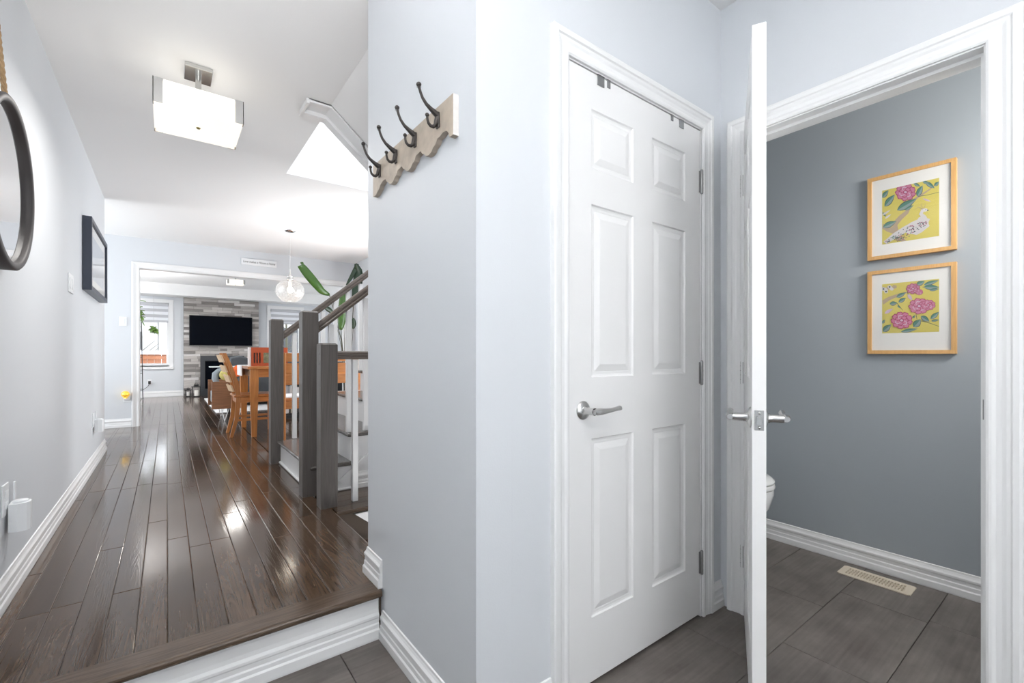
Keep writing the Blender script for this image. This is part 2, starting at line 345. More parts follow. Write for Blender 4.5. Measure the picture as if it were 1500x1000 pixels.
# ------------------------------------------------------------------ room shell
b = B(); b.box(-0.60, -0.475, -1.75, 5.78, -0.1, 2.75); struct('wall_left', b, 'paint', 'pale blue grey hallway wall with mirror and picture')
b = B(); b.box(0.668, 0.79, 1.042, 1.875, -0.1, 2.575); b.box(0.668, 0.79, 1.042, 1.299, 2.575, 2.75); b.box(0.7901, 3.5, 1.7601, 1.8749, -2.6, 5.2)
struct('wall_middle', b, 'paint', 'pale blue grey wall carrying the coat rack beside the hallway')
b = B(); b.box(0.7901, 1.012, 1.042, 1.16, -0.1, 2.75); b.box(1.789, 1.945, 1.042, 1.16, -0.1, 2.75); b.box(1.012, 1.789, 1.042, 1.16, 2.047, 2.75)
b.box(1.9, 2.055, 1.1601, 1.7599, -.1, 2.75)
struct('wall_closet', b, 'paint', 'pale wall around the closed closet door')
b = B(); b.box(0.79, 1.9, 1.60, 1.66, -.1, 2.7); struct('wall_closet_inner', b, 'paint')
b = B(); b.box(1.945, 2.06, 0.945, 1.16, -.1, 2.75, 0); b.box(1.945, 2.06, -1.75, 0.21, -.1, 2.75, 0); b.box(1.945, 2.06, 0.21, 0.945, 2.04, 2.75, 0)
struct('wall_right', b, 'paint', 'pale wall around the open powder room doorway')
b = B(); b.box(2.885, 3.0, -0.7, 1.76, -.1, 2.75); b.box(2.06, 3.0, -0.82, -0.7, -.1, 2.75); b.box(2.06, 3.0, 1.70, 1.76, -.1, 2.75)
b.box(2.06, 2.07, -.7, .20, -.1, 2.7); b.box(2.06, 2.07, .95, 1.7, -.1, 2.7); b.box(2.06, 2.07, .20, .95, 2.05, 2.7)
struct('wall_powder', b, 'powder_paint_dimmed', 'blue grey powder room wall behind the two framed prints')
b = B(); b.box(-0.6, 2.06, -1.87, -1.75, -.1, 2.75); struct('wall_back', b, 'paint')
# far wall with the wide cased opening
b = B(); b.box(-3.1, -0.283, 7.46, 7.58, 0, 2.75); b.box(-0.283, 2.277, 7.46, 7.58, 2.205, 2.75); b.box(2.277, 2.56, 7.46, 7.58, 0, 2.75)
struct('wall_far', b, 'paint', 'wall with the wide cased opening to the family room')
b = B(); b.box(-3.1, -0.6, 4.4, 4.5, 0, 2.75); b.box(-3.1, -3.0, 4.4, 7.5, 0, 2.75); struct('wall_kitchen', b, 'paint')
b = B(); b.box(2.44, 2.56, 4.31, 7.46, 0, 2.75); b.box(2.44, 3.5, 4.31, 4.43, 0, 5.2); b.box(3.4, 3.5, 1.875, 4.31, -2.6, 5.2)
struct('wall_stair', b, 'paint')
# family room
b = B()
b.box(-2.2, -0.60, 12.35, 12.5, 0, 2.75); b.box(-0.60, 0.03, 12.35, 12.5, 0, 0.86); b.box(-0.60, 0.03, 12.35, 12.5, 2.21, 2.75)
b.box(0.03, 2.0, 12.35, 12.5, 0, 2.75); b.box(2.0, 2.68, 12.35, 12.5, 0, 0.86); b.box(2.0, 2.68, 12.35, 12.5, 2.21, 2.75); b.box(2.68, 4.3, 12.35, 12.5, 0, 2.75)
struct('wall_family_room', b, 'paint', 'pale window wall of the family room beside the stone')
b = B(); b.box(-2.3, -2.2, 7.5, 12.5, 0, 2.75); b.box(4.2, 4.3, 7.5, 12.5, 0, 2.75); b.box(2.56, 4.3, 7.46, 7.58, 0, 2.75)
struct('wall_side', b, 'paint')
b = B(); b.box(-0.46, 4.2, 11.85, 12.35, 2.345, 2.60); struct('ceiling_bulkhead', b, 'ceil', 'white dropped bulkhead above the stone fireplace wall')
# ceilings
b = B(); b.box(-0.6, 0.775, 1.3, 7.58, CZ, CZ+.08); b.box(0.775, 3.5, 4.083, 7.58, CZ, CZ+.08); b.box(0.775, 3.5, 1.76, 1.876, CZ, CZ+.08); b.box(-3.1, -0.6, 4.4, 7.58, CZ, CZ+.08)
struct('ceiling', b, 'ceil', 'white hallway ceiling')
b = B(); b.box(-0.6, 3.0, -1.87, 1.3, CF, CF+.05); b.box(0.79, 3.0, 1.3, 1.76, CF, CF+.05); b.box(-.6, .775, 1.29, 1.3, CZ, CF); struct('ceiling_entry', b, 'ceil')
b = B(); b.box(-2.3, 4.3, 7.58, 12.5, CZ, CZ+.08); struct('ceiling_family_room', b, 'ceil')
# stair shaft above the ceiling
b = B(); b.box(0.7755, 3.4, 4.08, 4.0825, CZ+.0003, CZ+.081); b.box(0.775, 3.4, 4.08, 4.16, CZ+.081, 5.0); b.box(0.70, 0.775, 2.97, 4.16, CZ+.0801, 5.0); b.box(0.70, 3.4, 1.876, 4.16, 5.0, 5.1); b.box(.70, .775, 1.88, 2.97, CZ+.0801, 5.0)
struct('wall_upstairs', b, 'ceil', 'white wall rising through the stairwell opening in the ceiling')
# sloped underside of the upper flight, with its trimmed edge
k = 0.83
def slope_box(y0, y1, off0, off1, x0=0.776, x1=2.4):
    bb = B()
    def z(x, o): return CZ-k*(x-0.776)+o
    bb.add([(x0, y0, z(x0, off0)), (x1, y0, z(x1, off0)), (x1, y1, z(x1, off0)), (x0, y1, z(x0, off0)),
            (x0, y0, z(x0, off1)), (x1, y0, z(x1, off1)), (x1, y1, z(x1, off1)), (x0, y1, z(x0, off1))],
           [(0, 3, 2, 1), (4, 5, 6, 7), (0, 1, 5, 4), (1, 2, 6, 5), (2, 3, 7, 6), (3, 0, 4, 7)])
    return bb
struct('ceiling_stair_soffit', slope_box(1.876, 2.80, 0, 0.25), 'ceil', 'sloped white underside of the upper stair flight')
b = slope_box(2.80, 2.97, -0.004, 0.30); b.box(0.653, 0.776, 2.80, 2.97, CZ-0.006, CZ+0.0, 0)
b2 = slope_box(2.925, 2.985, -0.028, 0.02); b.add(b2.v, b2.f); b2 = slope_box(2.80, 2.815, -0.016, 0.02); b.add(b2.v, b2.f)
b.box(0.653, 0.776, 2.925, 2.985, CZ-0.03, CZ); b.box(0.640, 0.655, 2.80, 2.985, CZ-0.03, CZ); b.box(0.655, 0.776, 2.80, 2.815, CZ-0.018, CZ)
struct('trim_1', b, 'trim', 'white trim board along the sloping edge of the upper flight')

# ------------------------------------------------------------------ floors
sub = B(); sub.box(-0.47, 0.757, 1.73, 7.46, 0.0, 0.170); sub.box(0.757, 2.44, 3.12, 7.46, 0.0, .170); sub.box(0.757, 3.4, 2.71, 3.12, 0.03, .170); sub.box(-3.0, -0.47, 5.75, 7.46, 0, .170)
floor_up = struct('floor', sub, 'under', 'dark stained oak plank hallway floor')
sub = B(); sub.box(-2.2, 4.2, 7.46, 12.35, 0, .170)
floor_fam = struct('floor_family_room', sub, 'under', 'dark oak plank floor of the family room')
PW = 0.083
meshes = {}
def plank_mesh(w, l):
    key = (round(w, 3), round(l, 2))
    if key in meshes: return meshes[key]
    bb = B(); g = 0.0005; c = 0.0026; cz = 0.0010; w2, l2 = w/2-g, l/2-g; t = -0.019
    bb.add([(-w2, -l2, t), (w2, -l2, t), (w2, l2, t), (-w2, l2, t), (-w2, -l2, -cz), (w2, -l2, -cz), (w2, l2, -cz), (-w2, l2, -cz),
            (-w2+c, -l2+c, 0), (w2-c, -l2+c, 0), (w2-c, l2-c, 0), (-w2+c, l2-c, 0)],
           [(0, 1, 5, 4), (1, 2, 6, 5), (2, 3, 7, 6), (3, 0, 4, 7), (4, 5, 9, 8), (5, 6, 10, 9), (6, 7, 11, 10), (7, 4, 8, 11), (8, 9, 10, 11)])
    me = bpy.data.meshes.new('oak_plank'); me.from_pydata(bb.v, [], bb.f); me.materials.append(M['oak']); me.update()
    meshes[key] = me; return me
def lengths(y0, y1, phase):
    ys = [y0]; y = y0 + phase
    while y < y1-0.25:
        ys.append(round(y, 2)); y += random.choice((0.9, 1.2, 1.4, 1.6, 1.8, 2.1))
    ys.append(y1); return ys
def lay(parent, x0, x1, y0, y1, stuff=None):
    n0 = math.floor((x0+0.414)/PW+1e-6); n1 = math.ceil((x1+0.414)/PW-1e-6)
    for n in range(n0, n1):
        a = max(x0, -0.414+n*PW); c_ = min(x1, -0.414+(n+1)*PW)
        if c_-a < 0.012: continue
        ys = lengths(y0, y1, random.uniform(0.4, 1.9))
        for p, q in zip(ys[:-1], ys[1:]):
            if stuff is not None:
                stuff.append((a, c_, p, q)); continue
            o = bpy.data.objects.new('oak_plank', plank_mesh(c_-a, q-p)); C.objects.link(o); o.parent = parent
            o.location = ((a+c_)/2, (p+q)/2, FZ)
lay(floor_up, -0.472, 0.757, 1.80, 7.46)
lay(floor_up, -0.94, -0.4725, 5.80, 7.46)
lay(floor_up, 0.757, 2.43, 4.32, 7.46)
lay(floor_fam, -0.42, 1.16, 7.46, 12.30)
far = []
lay(floor_fam, -2.15, -0.42, 7.46, 12.30, far); lay(floor_fam, 1.16, 4.1, 7.46, 12.30, far)
bb = B()
for a, c_, p, q in far: bb.box(a+.0008, c_-.0008, p+.0008, q-.0008, .171, FZ)
o = obj('plank_field', bb, 'oak', floor_fam); o['kind'] = 'stuff'
# nosing boards at the step and at the stairwell edge
def nosing(name, x0, x1, y0, y1, edge, m, parent, zt=FZ, th=0.024, local=False):
    """board with a rounded nose on side edge ('-y', '+y', '-x')"""
    r = th/2; arc = [(r*math.cos(a), r*math.sin(a)) for a in [R(90+22.5*i) for i in range(9)]]
    bb = B()
    if edge == '-y': prof = [(y1, zt-th), (y1, zt)]+[(y0+r+dx, zt-r+dz) for dx, dz in arc]; P = [(x0, a, c_) for a, c_ in prof]; d = (x1-x0, 0, 0)
    elif edge == '-x': prof = [(x1, zt-th), (x1, zt)]+[(x0+r+dx, zt-r+dz) for dx, dz in arc]; P = [(a, y0, c_) for a, c_ in prof]; d = (0, y1-y0, 0)
    elif edge == '+x': prof = [(x0, zt-th), (x0, zt)]+[(x1-r-dx, zt-r+dz) for dx, dz in arc]; P = [(a, y0, c_) for a, c_ in prof]; d = (0, y1-y0, 0)
    bb.prism(P, d); return obj(name, bb, m, parent, local)
tag(nosing('step_nosing', -0.472, 0.660, 1.695, 1.80, '-y', 'oak_x', floor_up, FZ+.001, 0.028))
nosing('stair_nosing', 0.70, 0.778, 1.876, 2.794, '+x', 'oak', floor_up, FZ+.001)
for i, (y0, y1) in enumerate(((2.795, 2.89), (2.89, 3.0), (3.0, 3.11))):
    bb = B(); bb.bbox(0.7585, 3.38, y0+.001, y1-.001, .170, FZ, c=.001); obj('oak_plank', bb, 'oak_x', floor_up)
nosing('stair_nosing', 0.779, 3.38, 2.685, 2.79, '-y', 'oak_x', floor_up, FZ+.001)
# lower tiled floor: 0.61 x 0.305 tiles
sub = B(); sub.box(-0.6, 3.0, -1.87, 1.76, -0.1, -0.010); sub.box(-.6, .668, 1.2, 1.74, -.1, -.010)
floor_low = struct('floor_entry', sub, 'grout', 'grey brown tiled entry floor running into the powder room')
tm = {}
def tile_at(x0, x1, y0, y1):
    key = (round(x1-x0, 3), round(y1-y0, 3))
    if key not in tm:
        w2, l2 = (x1-x0)/2-.0012, (y1-y0)/2-.0012; c = .001; t = -.009
        me = bpy.data.meshes.new('floor_tile')
        me.from_pydata([(-w2, -l2, t), (w2, -l2, t), (w2, l2, t), (-w2, l2, t), (-w2, -l2, -c), (w2, -l2, -c), (w2, l2, -c), (-w2, l2, -c), (-w2+c, -l2+c, 0), (w2-c, -l2+c, 0), (w2-c, l2-c, 0), (-w2+c, l2-c, 0)], [],
           [(0, 1, 5, 4), (1, 2, 6, 5), (2, 3, 7, 6), (3, 0, 4, 7), (4, 5, 9, 8), (5, 6, 10, 9), (6, 7, 11, 10), (7, 4, 8, 11), (8, 9, 10, 11)])
        me.materials.append(M['tile']); me.update(); tm[key] = me
    o = bpy.data.objects.new('floor_tile', tm[key]); C.objects.link(o); o.parent = floor_low; o.location = ((x0+x1)/2, (y0+y1)/2, 0)
offs = {2: 2.485, 1: 1.87, 3: 1.67+.61, 4: 2.07, 5: .505, 0: 1.67}
for j in range(-2, 6):
    y0 = -0.155+.305*j+0.0; y1 = y0+.305
    joint = {2: 2.485, 3: 1.67, 5: .505, 1: 1.90, 4: 1.115}.get(j, 0.3+.2*j)
    if j == 5: y1 = 1.74
    x = joint - .61*math.ceil((joint+0.6)/.61)
    while x < 2.885:
        a, c_ = max(x, -0.47), min(x+.61, 2.88)
        if y0 > 1.03: c_ = min(c_, 2.88)
        if y0 >= 1.04 and a < .668 < c_ : 
            c_ = .667
        skip = (y0 >= 1.04 and a >= .66 and c_ < 2.07) or (y0 > 1.3 and a > .66)
        if y0 >= 1.04 and y0 < 1.3 and a >= .66 and a < 2.07 and c_ > 2.07: a = 2.075
        if c_-a > .03 and not skip: tile_at(a, c_, y0, min(y1, 1.735))
        x += .61

# ------------------------------------------------------------------ mouldings
BASE = [(0, 0), (.017, 0), (.018, .006), (.017, .030), (.013, .036), (.0125, .052), (.010, .056), (.010, .070), (.013, .076), (.013, .084), (.008, .092), (.005, .100), (.004, .108), (0, .110)]
def sweep(bb, prof, p0, p1, n, z0, m0=0.0, m1=0.0, sc=1.0, mi=0):
    """baseboard from p0 to p1; n = outward normal in plan; m0/m1 mitre (+1 outward longer, -1 shorter)"""
    p0, p1, n = Vector((*p0, 0)), Vector((*p1, 0)), Vector((*n, 0)); t = (p1-p0).normalized()
    r0 = [p0+n*d*1.0-t*d*m0+Vector((0, 0, z0+z*sc)) for d, z in prof]; r1 = [p1+n*d+t*d*m1+Vector((0, 0, z0+z*sc)) for d, z in prof]
    N = len(prof); bb.add(r0+r1, [(i, i+1, N+i+1, N+i) for i in range(N-1)]+[list(range(N)), list(range(N, 2*N))[::-1]], mi)
    return bb
b = B(); sweep(b, BASE, (-.475, 1.70), (-.475, 5.78), (1, 0), FZ, 0, 1); sweep(b, BASE, (-.475, 5.78), (-.60, 5.78), (0, 1), FZ, 1, 0); struct('baseboard_left', b, 'trim', 'long white moulded baseboard along the left hallway wall')
b = B(); sweep(b, BASE, (.668, 1.042), (.668, 1.71), (-1, 0), 0, 1, 0); sweep(b, BASE, (.668, 1.042), (0.94, 1.042), (0, -1), 0, 1, 0)
struct('baseboard_middle', b, 'trim', 'white baseboard wrapping the foot of the coat rack wall')
b = B(); sweep(b, BASE, (.668, 1.716), (.668, 1.875), (-1, 0), FZ, 0, 1); sweep(b, BASE, (.668, 1.875), (.70, 1.875), (0, 1), FZ, 1, 0)
struct('baseboard_upper', b, 'trim', 'short white baseboard wrapping the wall end on the upper floor')
RIS = [(0, -.165), (.016, -.165), (.017, -.158), (.016, -.128), (.011, -.122), (.011, -.108), (.008, -.103), (.008, -.088), (.011, -.082), (.011, -.074), (.006, -.064), (.004, -.05), (.004, -.020), (.006, -.012), (.006, 0), (0, 0)]
b = B(); sweep(b, RIS, (-.475, 1.727), (.655, 1.727), (0, -1), .165); b.box(-.475, .655, 1.727, 1.733, 0, .165)
struct('trim_2', b, 'trim', 'white moulded riser board under the oak step')
b = B(); sweep(b, BASE, (1.852, 1.042), (1.945, 1.042), (0, -1), 0); struct('baseboard_corner', b, 'trim', 'short white baseboard between the two door casings')
b = B(); sweep(b, BASE, (2.885, -.7), (2.885, 1.70), (-1, 0), 0); struct('baseboard_powder', b, 'trim', 'white baseboard in the powder room')
b = B(); sweep(b, BASE, (1.945, -1.75), (1.945, .15), (-1, 0), 0); struct('baseboard_right', b, 'trim')
b = B(); sweep(b, BASE, (-3.0, 7.46), (-.36, 7.46), (0, -1), FZ); struct('baseboard_far', b, 'trim', 'white baseboard left of the cased opening')
b = B(); sweep(b, BASE, (-2.2, 12.35), (.284, 12.35), (0, -1), FZ, sc=1.15); sweep(b, BASE, (1.726, 12.35), (4.2, 12.35), (0, -1), FZ, sc=1.15); struct('baseboard_family_room', b, 'trim', 'white baseboard under the family room window')
CAS = [(0.0, 0), (0.0, .008), (.006, .011), (.012, .011), (.020, .008), (.032, .009), (.040, .012), (.048, .013), (.052, .017), (.064, .018), (.070, .016), (.072, 0)]
def casing(name, org, u, n, u0, u1, z0, zt, lab, w=1.0, jamb=0.115, m='trim', sides='lrt', stop=True, off=0.0):
    """org: point on wall plane, u along the wall, n outward; jamb lines the opening inwards"""
    org, u, n = Vector(org), Vector(u), Vector(n); Z = Vector((0, 0, 1)); bb = B()
    rows = []
    for d, t in CAS:
        d *= w
        rows.append([org+u*(u0-d)+n*t+Z*z0, org+u*(u0-d)+n*t+Z*(zt+d), org+u*(u1+d)+n*t+Z*(zt+d), org+u*(u1+d)+n*t+Z*z0])
    bb.grid(rows, smooth=False)
    for c_ in (0, 3): bb.add([r[c_] for r in rows], [list(range(len(rows)))])
    # jamb boards (18 mm) just inside the casing edge
    def jb(a0, a1, c0, c1, d0=0.0, d1=jamb):
        P = [org+u*a0+Z*c0-n*d0, org+u*a1+Z*c0-n*d0, org+u*a1+Z*c1-n*d0, org+u*a0+Z*c1-n*d0]; bb.prism(P, -n*(d1-d0))
    r = .005; q = .012
    jb(u0+r-q, u0+r, z0, zt-r+q); jb(u1-r, u1-r+q, z0, zt-r+q); jb(u0+r, u1-r, zt-r, zt-r+q)
    if stop:
        jb(u0+r, u0+r+.011, z0, zt-r, .040, .075); jb(u1-r-.011, u1-r, z0, zt-r, .040, .075); jb(u0+r+.011, u1-r-.011, zt-r-.011, zt-r, .040, .075)
    return struct(name, bb, m, lab)
casing('trim_3', (0, 1.042, 0), (1, 0, 0), (0, -1, 0), 1.010, 1.791, 0, 2.046, 'white moulded casing around the closed closet door', w=1.0)
casing('trim_4', (1.945, 0, 0), (0, 1, 0), (-1, 0, 0), .226, .932, 0, 2.026, 'white moulded casing around the powder room doorway', w=1.06, jamb=.124)
casing('trim_5', (0, 7.46, 0), (1, 0, 0), (0, -1, 0), -.283, 2.277, FZ, 2.2, 'white casing of the wide opening to the family room', w=1.05, jamb=.12, stop=False)

# ------------------------------------------------------------------ six panel doors (local: x along the leaf, y thickness, z up)
def door(root, w, h, t, cols, rows_, mirror=False):
    us = sorted({0, w, *[c_ for p in cols for c_ in p]}); zs = sorted({0, h, *[c_ for p in rows_ for c_ in p]})
    bb = B()
    for face_y in (0, t):
        for i in range(len(us)-1):
            for j in range(len(zs)-1):
                if any(abs(us[i]-a) < 1e-6 for a, _ in cols) and any(abs(zs[j]-a) < 1e-6 for a, _ in rows_): continue
                bb.add([(us[i], face_y, zs[j]), (us[i+1], face_y, zs[j]), (us[i+1], face_y, zs[j+1]), (us[i], face_y, zs[j+1])], [(0, 1, 2, 3)])
    bb.add([(0, 0, 0), (w, 0, 0), (w, t, 0), (0, t, 0)], [(0, 1, 2, 3)]); bb.add([(0, 0, h), (w, 0, h), (w, t, h), (0, t, h)], [(0, 1, 2, 3)])
    bb.add([(0, 0, 0), (0, t, 0), (0, t, h), (0, 0, h)], [(0, 1, 2, 3)]); bb.add([(w, 0, 0), (w, t, 0), (w, t, h), (w, 0, h)], [(0, 1, 2, 3)])
    me_b = B(); me_b.v, me_b.f, me_b.m, me_b.sm = bb.v, bb.f, bb.m, bb.sm
    leaf = obj('door_leaf', me_b, 'door', root, local=True)
    bm = bmesh.new(); bm.from_mesh(leaf.data); bmesh.ops.remove_doubles(bm, verts=bm.verts, dist=1e-5); bmesh.ops.recalc_face_normals(bm, faces=bm.faces); bm.to_mesh(leaf.data); bm.free()
    prof = [(0, 0), (.004, .0045), (.010, .0062), (.017, .0062), (.019, .0068), (.040, .0015), (.043, .001)]
    for a0, a1 in cols:
        for c0, c1 in rows_:
            pb = B()
            for fy, sg in ((0, 1), (t, -1)):
                rings = [[(a0+d, fy+sg*y, c0+d), (a1-d, fy+sg*y, c0+d), (a1-d, fy+sg*y, c1-d), (a0+d, fy+sg*y, c1-d)] for d, y in prof]
                pb.grid(rings, smooth=False, closed=True); pb.add(rings[-1], [(0, 1, 2, 3)])
            obj('panel', pb, 'door', leaf, local=True)
    return leaf
def lever(root, x, z, y_face, sgn, dirx, loc_m='nickel', length=.118, reach=.058):
    """lever handle on a local leaf face; sgn = outward sign on y; dirx = +1/-1 lever direction on x"""
    bb = B()
    bb.lathe([(0.0001, .011), (.012, .0105), (.020, .008), (.029, .004), (.031, .001), (.031, 0)], (x, y_face, z), (0, sgn, 0), 32)
    bb.lathe([(.016, .008), (.0125, .014), (.0115, .024), (.0115, reach-.010), (.012, reach-.006)], (x, y_face, z), (0, sgn, 0), 20)
    y = y_face+sgn*reach
    pts = [(x-dirx*.010, y, z), (x+dirx*.006, y, z), (x+dirx*.022, y+sgn*.000, z), (x+dirx*.045, y-sgn*.001, z), (x+dirx*.075, y-sgn*.002, z+.001), (x+dirx*(length-.02), y-sgn*.002, z+.003), (x+dirx*(length-.004), y-sgn*.001, z+.005), (x+dirx*length, y, z+.006)]
    bb.tube(pts, [.009, .0125, .0128, .0105, .0082, .0078, .0092, .0085], 16, flat=(1, .9))
    return obj('door_handle', bb, loc_m, root, local=True)
def hinge(root, pts, nm='hinge', m='steel', local=True):
    for (x, y, z) in pts:
        bb = B(); bb.lathe([(0.0001, -.052), (.004, -.051), (.0062, -.047), (.0062, .047), (.004, .051), (.0001, .052)], (x, y, z), (0, 0, 1), 12)
        for kk in (-.0285, -.0095, .0095, .0285): bb.lathe([(.0068, -.0008), (.0068, .0008)], (x, y, z+kk), (0, 0, 1), 12)
        bb.box(x-.012, x+.012, y+.0035, y+.0065, z-.045, z+.045)
        obj(nm, bb, m, root, local=local)
d1 = tag(empty('door_1', (1.018, 1.045, 0.012)), 'closed white six panel closet door with lever handle', kind='structure')
door(d1, .765, 2.026, .035, ((.106, .326), (.437, .657)), ((.212, .808), (1.012, 1.588), (1.708, 1.905)))
lever(d1, .066, .905, 0, -1, 1, length=.118)
hinge(d1, [(.7690, -.006, z-.012) for z in (1.824, 1.023, .228)])
for (x, w_, l_) in ((.133, .034, .036), (.182, .016, .028), (.556, .014, .024), (.612, .030, .034)):
    bb = B(); bb.bbox(x, x+w_, -.0035, .0, 2.030-l_, 2.0298, c=.0006); bb.box(x, x+w_, -.0035, .036, 2.0265, 2.0296); tag(obj('over_door_hook_clip', bb, 'steel', d1, local=True), 'grey metal clip of an over door hanger')
bb = B(); bb.box(-.0065, -.001, -.0005, .004, .905-.028, .905+.030); obj('strike_gap', bb, 'black', d1, local=True)
ang = math.atan2(-.461, -.885)
d2 = tag(empty('door_2', (1.940, .9385, .012), ang), 'white powder room door standing open edge-on toward the entry', kind='structure')
door(d2, .705, 2.016, .035, ((.098, .303), (.402, .607)), ((.210, .806), (1.012, 1.588), (1.700, 1.895)))
lever(d2, .640, .903, 0, -1, -1, length=.115, reach=.055); lever(d2, .640, .903, .035, 1, -1, length=.115, reach=.055)
bb = B(); bb.bbox(.7035, .7065, .0055, .0295, .903-.0285, .903+.0285, c=.0008); bb.prism([(.706, .0105, .903-.011), (.718, .0105, .903-.011), (.706, .0245, .903-.011)], (0, 0, .022))
for s_ in (-1, 1): bb.lathe([(.0042, 0), (.0042, .0012), (.0001, .0014)], (.7063, .0175, .903+s_*.0205), (1, 0, 0), 12)
obj('latch_plate', bb, 'nickel', d2, local=True)
hinge(d2, [(-.006, -.008, z-.012) for z in (1.812, 1.023, .247)])
bb = B(); bb.bbox(1.944, 1.975, .2305, .233, .905, .965, c=.0005); obj('strike_plate', bb, 'steel', bpy.data.objects['trim_4'])

# ------------------------------------------------------------------ coat rack
rack = tag(empty('coat_rack', (.668, 1.45, 1.72)), 'cream distressed wooden coat rack with four dark iron hooks', 'coat rack')
top = 1.846; prof = [(1.135, top), (1.135, 1.728), (1.158, 1.728)]
prof += [(1.163, 1.744), (1.175, 1.754), (1.195, 1.757), (1.215, 1.752)]
for i, yl in enumerate((1.289, 1.437, 1.585)):
    prof += [(yl-.058, 1.752), (yl-.046, 1.739), (yl-.030, 1.735), (yl-.020, 1.726), (yl, 1.722), (yl+.020, 1.726), (yl+.030, 1.736), (yl+.044, 1.742), (yl+.055, 1.755)]
prof += [(1.662, 1.757), (1.690, 1.750), (1.705, 1.737), (1.722, 1.731), (1.738, 1.723), (1.768, 1.724), (1.768, top)]
# ensure increasing y
b = B()
cols_ = sorted({p[0] for p in prof})
def zb(y):
    pr = prof[1:-1]
    for (a, c_), (d_, e_) in zip(pr[:-1], pr[1:]):
        if a <= y <= d_: return c_+(e_-c_)*(y-a)/max(d_-a, 1e-9)
    return pr[-1][1]
ys = [1.135+i*(1.768-1.135)/150 for i in range(151)]
f, bk = .650, .668
b.grid([[(f, y, zb(y)) for y in ys], [(f, y, top) for y in ys]], smooth=False, mi=0)
b.grid([[(bk, y, zb(y)) for y in ys], [(f, y, zb(y)) for y in ys]], smooth=False, mi=0)
b.grid([[(bk, y, top) for y in ys], [(f, y, top) for y in ys]], smooth=False, mi=1)
b.add([(f, ys[0], zb(ys[0])), (bk, ys[0], zb(ys[0])), (bk, ys[0], top), (f, ys[0], top)], [(0, 1, 2, 3)], 1)
b.add([(f, ys[-1], zb(ys[-1])), (bk, ys[-1], zb(ys[-1])), (bk, ys[-1], top), (f, ys[-1], top)], [(0, 1, 2, 3)], 1)
b.grid([[(bk, y, zb(y)) for y in ys], [(bk, y, top) for y in ys]], smooth=False, mi=0)
board = obj('board', b, ['cream', 'cream_edge'], rack)
first = None
for i, yh in enumerate((1.222, 1.379, 1.536, 1.693)):
    if first is None:
        b = B(); x = .650
        b.bbox(x-.006, x, yh-.0085, yh+.0085, 1.778, 1.826, c=.002)
        for zz in (1.786, 1.819): b.lathe([(.0035, 0), (.003, .002), (.0001, .0025)], (x-.006, yh, zz), (-1, 0, 0), 8)
        b.tube([(x-.004, yh, 1.817), (x-.013, yh, 1.822), (x-.026, yh, 1.829), (x-.041, yh, 1.839), (x-.053, yh, 1.853), (x-.060, yh, 1.868), (x-.064, yh, 1.881)],
               [.0095, .0088, .0068, .0052, .0044, .0042, .0040], 10)
        b.ball((x-.065, yh, 1.888), .0078, 12, sc=(1, 1, .9)); b.lathe([(.0066, 0), (.0066, .0016)], (x-.0645, yh, 1.880), (-.15, 0, 1), 10)
        b.tube([(x-.004, yh, 1.812), (x-.008, yh, 1.797), (x-.011, yh, 1.786), (x-.018, yh, 1.779), (x-.027, yh, 1.779), (x-.034, yh, 1.785), (x-.037, yh, 1.794), (x-.038, yh, 1.802)],
               [.0075, .0070, .0062, .0055, .0048, .0043, .0038, .0036], 10)
        b.ball((x-.038, yh, 1.808), .0064, 12, sc=(1, 1, .9))
        first = obj('hook', b, 'iron', rack, origin=(x, yh, 1.80))
    else:
        c_ = first.copy(); C.objects.link(c_); c_.parent = rack; c_.location = (first.location.x, yh-1.45, first.location.z)

# ------------------------------------------------------------------ hall wall: mirror, picture, switches
mir = tag(empty('round_mirror', (-.475, 2.24, 1.36)), 'large round mirror in a dark charcoal ring frame hung by rope', 'mirror')
cy_, cz_, rr = 2.245, 1.673, .287
b = B(); ring = [(rr, .003), (rr, .060), (rr-.006, .065), (rr-.020, .065), (rr-.026, .060), (rr-.026, .018), (rr-.026, .003)]
b.lathe(ring, (-.475, cy_, cz_), (1, 0, 0), 72, closed=True); obj('ring_frame', b, 'mirror_frame', mir)
b = B(); b.lathe([(rr-.0258, .047), (.0001, .047)], (-.475, cy_, cz_), (1, 0, 0), 72, smooth=False); obj('glass', b, 'mirror', mir)
b = B()
apex = Vector((-.458, 2.21, 2.34))
for sgn, yb, zbot in ((1, 2.395, 1.925), (-1, 2.045, 1.895)):
    p0, p1 = Vector((-.455, yb, zbot)), apex
    for ph in (0, 2.094, 4.189):
        pts = []
        for i in range(46):
            t = i/45; q = p0.lerp(p1, t); d = (p1-p0).normalized(); a = d.cross(Vector((1, 0, 0))).normalized(); c_ = Vector((1, 0, 0))
            w_ = ph+t*42; pts.append(q+(a*math.cos(w_)+c_*math.sin(w_))*.0042)
        b.tube(pts, .0045, 6)
obj('rope', b, 'rope', mir)
b = B(); b.lathe([(.010, 0), (.010, .02), (.013, .024), (.0001, .028)], (-.475, 2.21, 2.335), (1, 0, 0), 14); obj('wall_hook', b, 'iron', mir)

